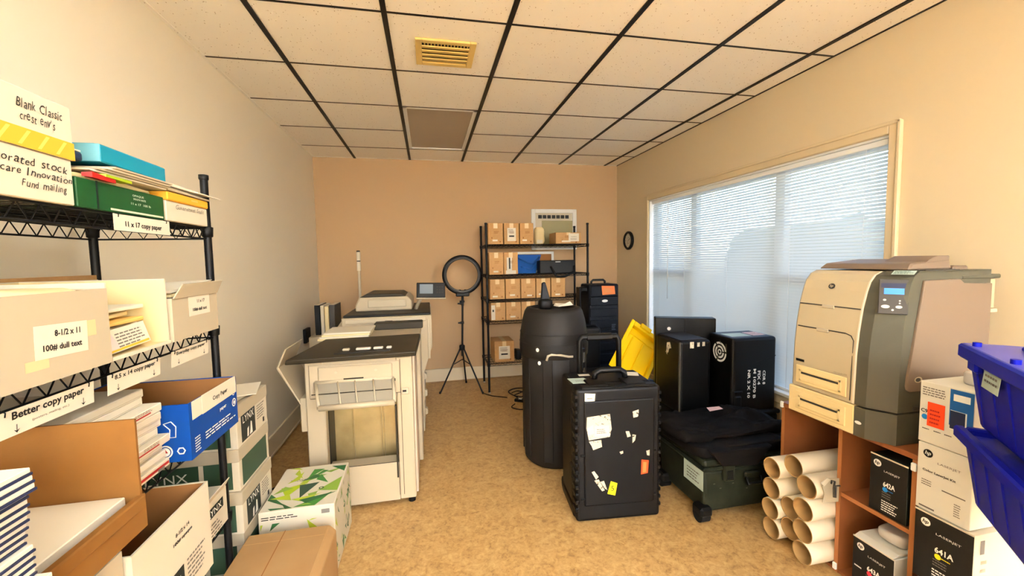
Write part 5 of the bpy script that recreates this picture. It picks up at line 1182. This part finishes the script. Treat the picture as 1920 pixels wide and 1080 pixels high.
# ------------------------------------------------------------------ big wheeled road case in front
SA = math.radians(-5.3)
t = thing('road_case', 'battered black wheeled road case with torn stickers, nearest on the floor', 'case', (1.03, 2.24, 0), SA)
sw, sd, sh = .24, .18, .765
b = B(); b.box(-sw, sw, -sd + .10, sd, .045, sh, casebl, .022, seg=3); b.obj('base_shell', t, world=False)
b = B(); b.box(-sw - .004, sw + .004, -sd, -sd + .095, .006, sh + .004, scuff_m, .020, seg=3)
b.box(-sw + .04, sw - .035, -sd - .008, -sd + .01, .10, .70, scuff_m, .008, seg=2)
b.box(-sw + .02, sw - .02, -sd - .006, -sd + .01, .385, .40, casebl, .004); b.box(-sw + .02, sw - .02, -sd - .006, -sd + .01, .135, .15, casebl, .004); b.obj('lid_shell', t, world=False)
for sx in (-1, 1):
    for k in range(16):
        z = .07 + k * .043; b = B(); b.box(sx * sw - .012, sx * sw + (.006 if sx > 0 else .010), -sd - .005, -sd + .06, z, z + .022, casebl, .005); b.obj('rib', t, world=False)
for sx in (-1, 1):
    b = B(); b.box(sx * sw - .012, sx * sw + .010, -sd + .07, -sd + .135, .22, .30, blackpl, .008); b.box(sx * sw - .012, sx * sw + .010, -sd + .07, -sd + .135, .54, .62, blackpl, .008); b.obj('latch', t, world=False)
b = B(); b.box(-.16, -.05, -sd + .02, -sd + .15, sh, sh + .014, casebl, .006); b.box(.05, .17, -sd + .02, -sd + .15, sh, sh + .014, casebl, .006); b.box(-.21, .22, -sd + .005, -sd + .05, sh - .004, sh + .010, casebl, .005); b.obj('latch_ridge', t, world=False)
b = B(); b.tube([(-.095, -.03, sh + .004), (-.088, -.03, sh + .045), (-.06, -.03, sh + .062), (.06, -.03, sh + .062), (.088, -.03, sh + .045), (.095, -.03, sh + .004)], .018, blackpl, 10); b.obj('carry_handle', t, world=False)
b = B(); b.tube([(-.128, sd - .02, .30), (-.128, sd - .02, .965), (-.112, sd - .02, .99), (.112, sd - .02, .99), (.128, sd - .02, .965), (.128, sd - .02, .30)], .018, casebl, 8); b.box(-.09, .09, sd - .04, sd, .965, 1.01, blackpl, .012); b.obj('pull_handle', t, world=False)
for sx in (-1, 1):
    b = B(); b.cyl((sx * .20, sd - .02, .045), (sx * .24, sd - .02, .045), .045, blackrub, n=20); b.obj('wheel', t, world=False)
b = B(); b.box(-sw - .006, -sw + .05, -sd + .06, sd - .02, .0, .055, casebl, .012, seg=2); b.obj('skid', t, world=False)
b = B(); b.box(sw - .05, sw + .006, -sd + .06, sd - .02, .0, .055, casebl, .012, seg=2); b.obj('skid', t, world=False)
F = Fny(0, -sd - .0085, 0)
b = B(); b.ngon(F, [(-.185, .612), (-.055, .625), (-.045, .54), (-.055, .495), (-.175, .482), (-.188, .55)], sticker_m, .001); b.quad(F, .085, .06, paper_m, .0016, -.10, .53); b.scribble(F, .06, .03, ink_g, 3, -.10, .53, .002, 2)
b.ngon(F, [(-.175, .475), (-.105, .48), (-.10, .44), (-.15, .425), (-.16, .45)], sticker_m, .001); b.ngon(F, [(-.185, .55), (-.15, .57), (-.145, .52), (-.18, .51)], paper_m, .002); b.obj('torn_sticker', t, world=False)
b = B(); b.ngon(Fny(0, -sd - .002, 0), [(-.195, .745), (-.135, .74), (-.14, .69), (-.195, .70)], paper_m, .001); b.scribble(Fny(0, -sd - .002, 0), .03, .012, ink_g, 1, -.167, .715, .0016); b.obj('white_label', t, world=False)
b = B(); b.ngon(F, [(.125, .265), (.165, .272), (.17, .345), (.128, .352)], orange_m, .001); b.ngon(F, [(.135, .275), (.155, .278), (.158, .335), (.137, .338)], orange2, .0016); b.obj('orange_label', t, world=False)
b = B(); b.ngon(F, [(-.07, .168), (-.025, .155), (-.012, .225), (-.05, .24)], yel_st, .001); b.text('5', F, ink_m, h=.03, cx=-.04, cy=.198, off=.0018); b.obj('yellow_label', t, world=False)
for pts in ([(-.16, .30), (-.145, .305), (-.12, .27), (-.135, .255)], [(-.145, .25), (-.12, .255), (-.085, .19), (-.10, .185)], [(-.11, .24), (-.085, .20), (-.07, .19), (-.09, .245)], [(.075, .63), (.11, .64), (.11, .60), (.08, .595)], [(.035, .52), (.055, .52), (.065, .49), (.045, .485)], [(.075, .50), (.095, .495), (.09, .465), (.075, .45)], [(.0, .405), (.02, .41), (.022, .395), (.005, .39)], [(.155, .40), (.175, .405), (.175, .37), (.16, .375)]):
    b = B(); b.ngon(F, pts, sticker_m, .001); b.obj('sticker_remnant', t, world=False)
b = B(); G = Fz(-.17, -.02, sh + .001, 0); b.hexa([tuple(G @ Vector(p)) for p in ((-.06, -.05, 0), (.065, -.05, 0), (.03, .05, 0), (-.07, .05, 0), (-.06, -.05, .002), (.065, -.05, .002), (.03, .05, .002), (-.07, .05, .002))], mint_m); b.scribble(G, .07, .03, ink_g, 2, 0, -.01, .003, 4); b.obj('top_label', t, world=False)
b = B(); b.quad(Fz(-.12, .09, sh, 0), .07, .04, paper_m, .002); b.quad(Fz(.16, .02, sh, -.3), .07, .08, paper_m, .016); b.obj('top_paper', t, world=False)
b = B(); b.box(sw + .006, sw + .05, -.09, -.06, .02, .03, steel_m, .003, M=Matrix.Translation((0, -.05, .06)) @ Matrix.Rotation(.5, 4, 'Y')); b.obj('bracket', t, world=False)

# ------------------------------------------------------------------ olive trunk with a black garment bag
t = thing('wheeled_trunk', 'dark olive wheeled plastic trunk under a folded black bag', 'trunk', (1.75, 2.15, 0), 0)
b = B(); b.box(1.455, 2.06, 1.93, 2.385, .05, .30, green_m, .02, seg=3, taper=(.012, .012)); b.obj('body', t)
b = B(); b.box(1.445, 2.07, 1.918, 2.39, .295, .318, green_m, .008); b.box(1.452, 2.063, 1.925, 2.385, .318, .362, green_m, .014, seg=2); b.obj('lid', t)
for x in (1.60, 1.90):
    b = B(); b.box(x - .035, x + .035, 1.905, 1.932, .235, .345, green_m, .008); b.box(x - .02, x + .02, 1.900, 1.912, .25, .30, blackpl, .004); b.obj('latch', t)
b = B(); b.box(1.70, 1.80, 1.908, 1.93, .235, .275, green_m, .008); b.tube([(1.705, 1.905, .25), (1.705, 1.893, .215), (1.795, 1.893, .215), (1.795, 1.905, .25)], .008, blackpl, 8); b.obj('handle', t)
for y in (1.955, 2.33):
    b = B(); b.cyl((1.435, y, .042), (1.49, y, .042), .042, blackrub, n=20); w_ = b.obj('wheel', t)
    b = B(); b.box(1.425, 1.50, y - .05, y + .04, .045, .10, blackpl, .012); b.obj('wheel_housing', w_)
b = B(); F = Fnx(1.4555, 2.02, .235); b.box(-.09, .085, -.055, .058, .001, .0016, mint_m, M=F); b.scribble(F, .12, .07, ink_g, 4, 0, 0, .0022, 4); b.obj('white_label', t)
b = B()
for (x, z) in ((1.52, .22), (1.56, .19), (1.64, .21), (1.73, .17), (1.85, .20)): b.quad(Fny(x, 1.930, z), .012, .006, print_g, .0006)
b.obj('scuffs', t)
t = thing('garment_bag', 'folded black fabric bag draped over the olive trunk', 'bag', (1.78, 2.15, .36))
b = B(); b.puff(1.42, 2.10, 1.925, 2.35, .364, .43, fabric_m, n=40, amp=.012, scale=7, e=.30, seed=11); b.obj('lower_fold', t)
b = B(); b.puff(1.38, 2.10, 2.0, 2.36, .425, .475, fabric_m, n=44, amp=.026, scale=7.5, e=.4, seed=5); b.obj('upper_fold', t)
b = B(); b.hexa([(1.53, 1.872, .345), (1.74, 1.872, .325), (1.74, 1.888, .325), (1.53, 1.888, .345), (1.47, 1.89, .42), (1.86, 1.89, .42), (1.86, 1.97, .425), (1.47, 1.97, .425)], fabric_m, .008, seg=2); b.obj('hanging_edge', t)
b = B(); b.ngon(Fz(1.76, 2.25, .500, .1), [(-.06, -.03), (.05, -.025), (.06, .02), (-.03, .03)], pink_m, .012); single(b.obj('pink_note'), 'small pink paper note lying on the folded black bag', 'note')
# black flat trunk carrying the tall cases
t = thing('flat_case', 'long flat black case on the floor behind the olive trunk, carrying the tall cases', 'case', (1.9, 2.72, 0))
b = B(); b.box(1.46, 2.40, 2.415, 3.10, .03, .30, casebl, .02, seg=2); b.obj('base', t)
b = B(); b.box(1.455, 2.405, 2.41, 3.105, .30, .362, casebl, .015, seg=2); b.obj('lid', t)
for x in (1.56, 2.3):
    b = B(); b.box(x - .05, x + .05, 2.46, 3.05, 0, .032, blackrub, .006); b.obj('skid', t)
def tall_case(lab, x0, x1, y0, y1, z0, z1, rz, m=casebl):
    t = thing('equipment_case', lab, 'case', ((x0 + x1) / 2, (y0 + y1) / 2, z0), rz, 'tall black equipment cases')
    a, c, h = (x1 - x0) / 2, (y1 - y0) / 2, z1 - z0
    b = B(); b.box(-a, a, -c, c, .0, h, m, .022, seg=3); b.obj('shell', t, world=False)
    return t, a, c, h
t, a, c, h = tall_case('tall black case with a white ring emblem and stencilled text, by the window', 2.05, 2.40, 2.43, 2.70, .364, .912, math.radians(-1.5))
F = frame((-a, 0, 0), (0, -1, 0), (0, 0, 1))
b = B()
for r0, r1, off in ((.058, .072, .001), (.032, .046, .001), (.010, .020, .001)):
    for q in range(3):
        a0 = q * 2 * PI / 3 + .2; n = 14; vs = []
        for k in range(n + 1):
            an = a0 + (2 * PI / 3 - .22) * k / n
            vs += [(r0 * math.cos(an) - .0, .78 * h + r0 * math.sin(an), off), (r1 * math.cos(an), .78 * h + r1 * math.sin(an), off)]
        b.add(vs, [(2 * k, 2 * k + 1, 2 * k + 3, 2 * k + 2) for k in range(n)], ink_w, False, F)
b.obj('emblem', t, world=False)
b = B()
for p in ([(.06, .50), (.075, .50), (.075, .43), (.06, .43)], [(.0, .52), (.04, .47), (.035, .46), (.0, .5)], [(-.03, .38), (.03, .43), (.03, .42), (-.03, .36)]): b.ngon(F, [(x, y * h / .55) for x, y in p], print_g, .001)
b.obj('scratches', t, world=False)
b = B(); G = frame((0, -c, 0), (0, 0, -1), (1, 0, 0))      # stencil runs down the face
for k, (tx, w_, x) in enumerate((('CDR 8', .10, .075), ('FIX 4', .10, .035), ('M 10270 B', .21, .0), ('NR 2 X 10', .20, -.045))):
    b.text(tx, G, ink_w, w=w_, h=.022, cx=-.26 - (.0 if k < 2 else -.05 if False else -.04), cy=x, bold=True, off=.001)
b.obj('stencil', t, world=False)
b = B(); b.hexa([(-.02, -c - .002, .36), (a - .01, -c - .002, .41), (a - .01, -c + .01, .405), (-.02, -c + .01, .355), (-.02, -c - .002, .364), (a - .01, -c - .002, .414), (a - .01, -c + .01, .415), (-.02, -c + .01, .365)], blackpl); b.obj('crease', t, world=False)
b = B(); b.box(-a + .02, -a + .07, -c - .012, -c + .01, .06, .14, blackpl, .008); b.box(-a + .01, -a + .08, -c - .008, -c + .01, .16, .175, blackpl, .004); b.obj('latch', t, world=False)
b = B(); b.quad(Fz(-.06, -.02, h, 0), .16, .12, mint_m, .001); b.quad(Fz(.09, -.01, h, 0), .10, .12, pink_m, .001); b.scribble(Fz(.09, -.01, h, 0), .08, .08, ink_g, 4, 0, 0, .0016); b.obj('top_labels', t, world=False)
b = B(); b.lathe([(.0, .0), (.15, .0), (.16, .012), (.15, .02), (.0, .022)], blackrub, (.05, -c + .02, -.0), 28, sy=.5) if False else b.box(-.02, a + .02, -c - .03, -c + .02, .0, .03, blackrub, .01); b.obj('base_skid', t, world=False)
t, a, c, h = tall_case('open topped black case with peeled sticker marks, beside the yellow lid', 1.71, 1.955, 2.53, 2.86, .364, .892, math.radians(-2))
F = frame((-a, 0, 0), (0, -1, 0), (0, 0, 1))
b = B(); b.ngon(F, [(.0, .49), (.04, .50), (.06, .46), (.03, .45), (.02, .42), (-.01, .41)], sticker_m, .001); b.ngon(F, [(-.02, .42), (.01, .43), (.005, .40)], sticker_m, .001); b.obj('sticker_remains', t, world=False)
b = B(); G = Fny(0, -c, 0); b.quad(G, .03, .045, sticker_m, .001, -.03, h - .03); b.quad(G, .02, .03, sticker_m, .001, .02, h - .028); b.quad(G, .02, .03, sticker_m, .001, .06, h - .026); b.obj('tape_marks', t, world=False)
b = B(); b.box(-a + .004, -a + .016, -c - .004, c, .02, h - .02, casebl, .004); b.box(-a - .003, -a + .01, -c - .005, -c + .012, .02, h - .01, print_gd, .003); b.obj('corner_edge', t, world=False)
b = B(); b.box(-a + .02, a - .02, -c + .02, c - .02, h, h + .004, ink_m); b.obj('lining', t, world=False)
M = math.atan2(-.19, .42)
t = thing('equipment_case', 'flat upright black case standing behind the open topped case, edge against the window', 'case', (1.99, 2.905, .364), M, 'tall black equipment cases')
b = B(); b.box(-.225, .225, -.045, .055, .0, .636, casebl, .008, seg=2); b.obj('shell', t, world=False)
b = B(); b.box(-.006, .006, -.05, .0, .02, .632, blackpl, .003); b.obj('seam', t, world=False)
b = B(); b.disc(Fny(-.12, -.045, .55), .014, ink_w, off=.002); b.obj('white_cap', t, world=False)

# black case carrying the yellow crate lid, and the case in the gap
t = thing('low_case', 'low black case on the floor behind the wheeled road case, under the yellow lid', 'case', (1.55, 3.42, 0))
b = B(); b.box(1.34, 1.88, 3.16, 3.70, .02, .36, casebl, .02, seg=2); b.obj('shell', t)
b = B(); b.box(1.335, 1.885, 3.155, 3.705, .36, .425, casebl, .015, seg=2); b.obj('lid', t)
b = B(); b.box(1.4, 1.8, 3.2, 3.66, 0, .022, blackrub); b.obj('skid', t)
t = thing('upright_case', 'plain black upright case in the gap between the barrel case and the navy case', 'case', (1.45, 3.90, 0))
b = B(); b.box(1.25, 1.66, 3.76, 4.06, .03, .80, casebl, .025, seg=3); b.obj('shell', t)
b = B(); b.box(1.244, 1.666, 3.89, 3.91, .03, .806, blackpl, .006); b.obj('seam_band', t)
b = B(); b.tube([(1.38, 3.91, .80), (1.39, 3.91, .835), (1.52, 3.91, .835), (1.53, 3.91, .80)], .012, blackpl, 8); b.obj('handle', t)
for x in (1.30, 1.60):
    b = B(); b.cyl((x - .02, 3.82, .03), (x + .02, 3.82, .03), .03, blackrub, n=14); b.cyl((x - .02, 4.0, .03), (x + .02, 4.0, .03), .03, blackrub, n=14); b.obj('wheel', t)
# yellow lid
o0 = Vector((1.45, 3.13, .60)); uu = Vector((.353, .26, .331)); vv = Vector((.34, .0, -.085))
L = uu.length; u = uu.normalized(); v = (vv - u * vv.dot(u)).normalized(); W = vv.length
M = frame(o0, v, u)      # x across, y along, z out of the tray
t = thing('crate_lid', 'bright yellow plastic crate lid tipped up among the black cases', 'crate lid', tuple(o0), 0)
b = B()
b.box(0.03, W - .03, .03, L - .03, -.05, -.046, yelcr, M=M)
for (x0, x1, y0, y1) in ((0, .035, 0, L), (W - .035, W, 0, L), (.035, W - .035, 0, .035), (.035, W - .035, L - .05, L)): b.box(x0, x1, y0, y1, -.012, 0, yelcr, .004, M=M)
for (x0, x1, y0, y1) in ((.026, .034, .03, L - .04), (W - .034, W - .026, .03, L - .04), (.03, W - .03, .028, .034), (.03, W - .03, L - .05, L - .044)): b.box(x0, x1, y0, y1, -.05, -.004, yelcr, M=M)
b.obj('tray', t)
for x in (.09, .20):
    b = B(); b.box(x - .006, x + .006, .05, L - .13, -.048, -.030, yelcr, .004, M=M); b.obj('rib', t)
b = B(); b.box(.05, W - .05, L - .12, L - .115, -.048, -.035, yelcr, M=M); b.obj('cross_rib', t)
b = B(); b.box(.09, .20, L - .03, L + .018, -.012, .014, yelcr, .006, M=M); b.obj('catch', t)
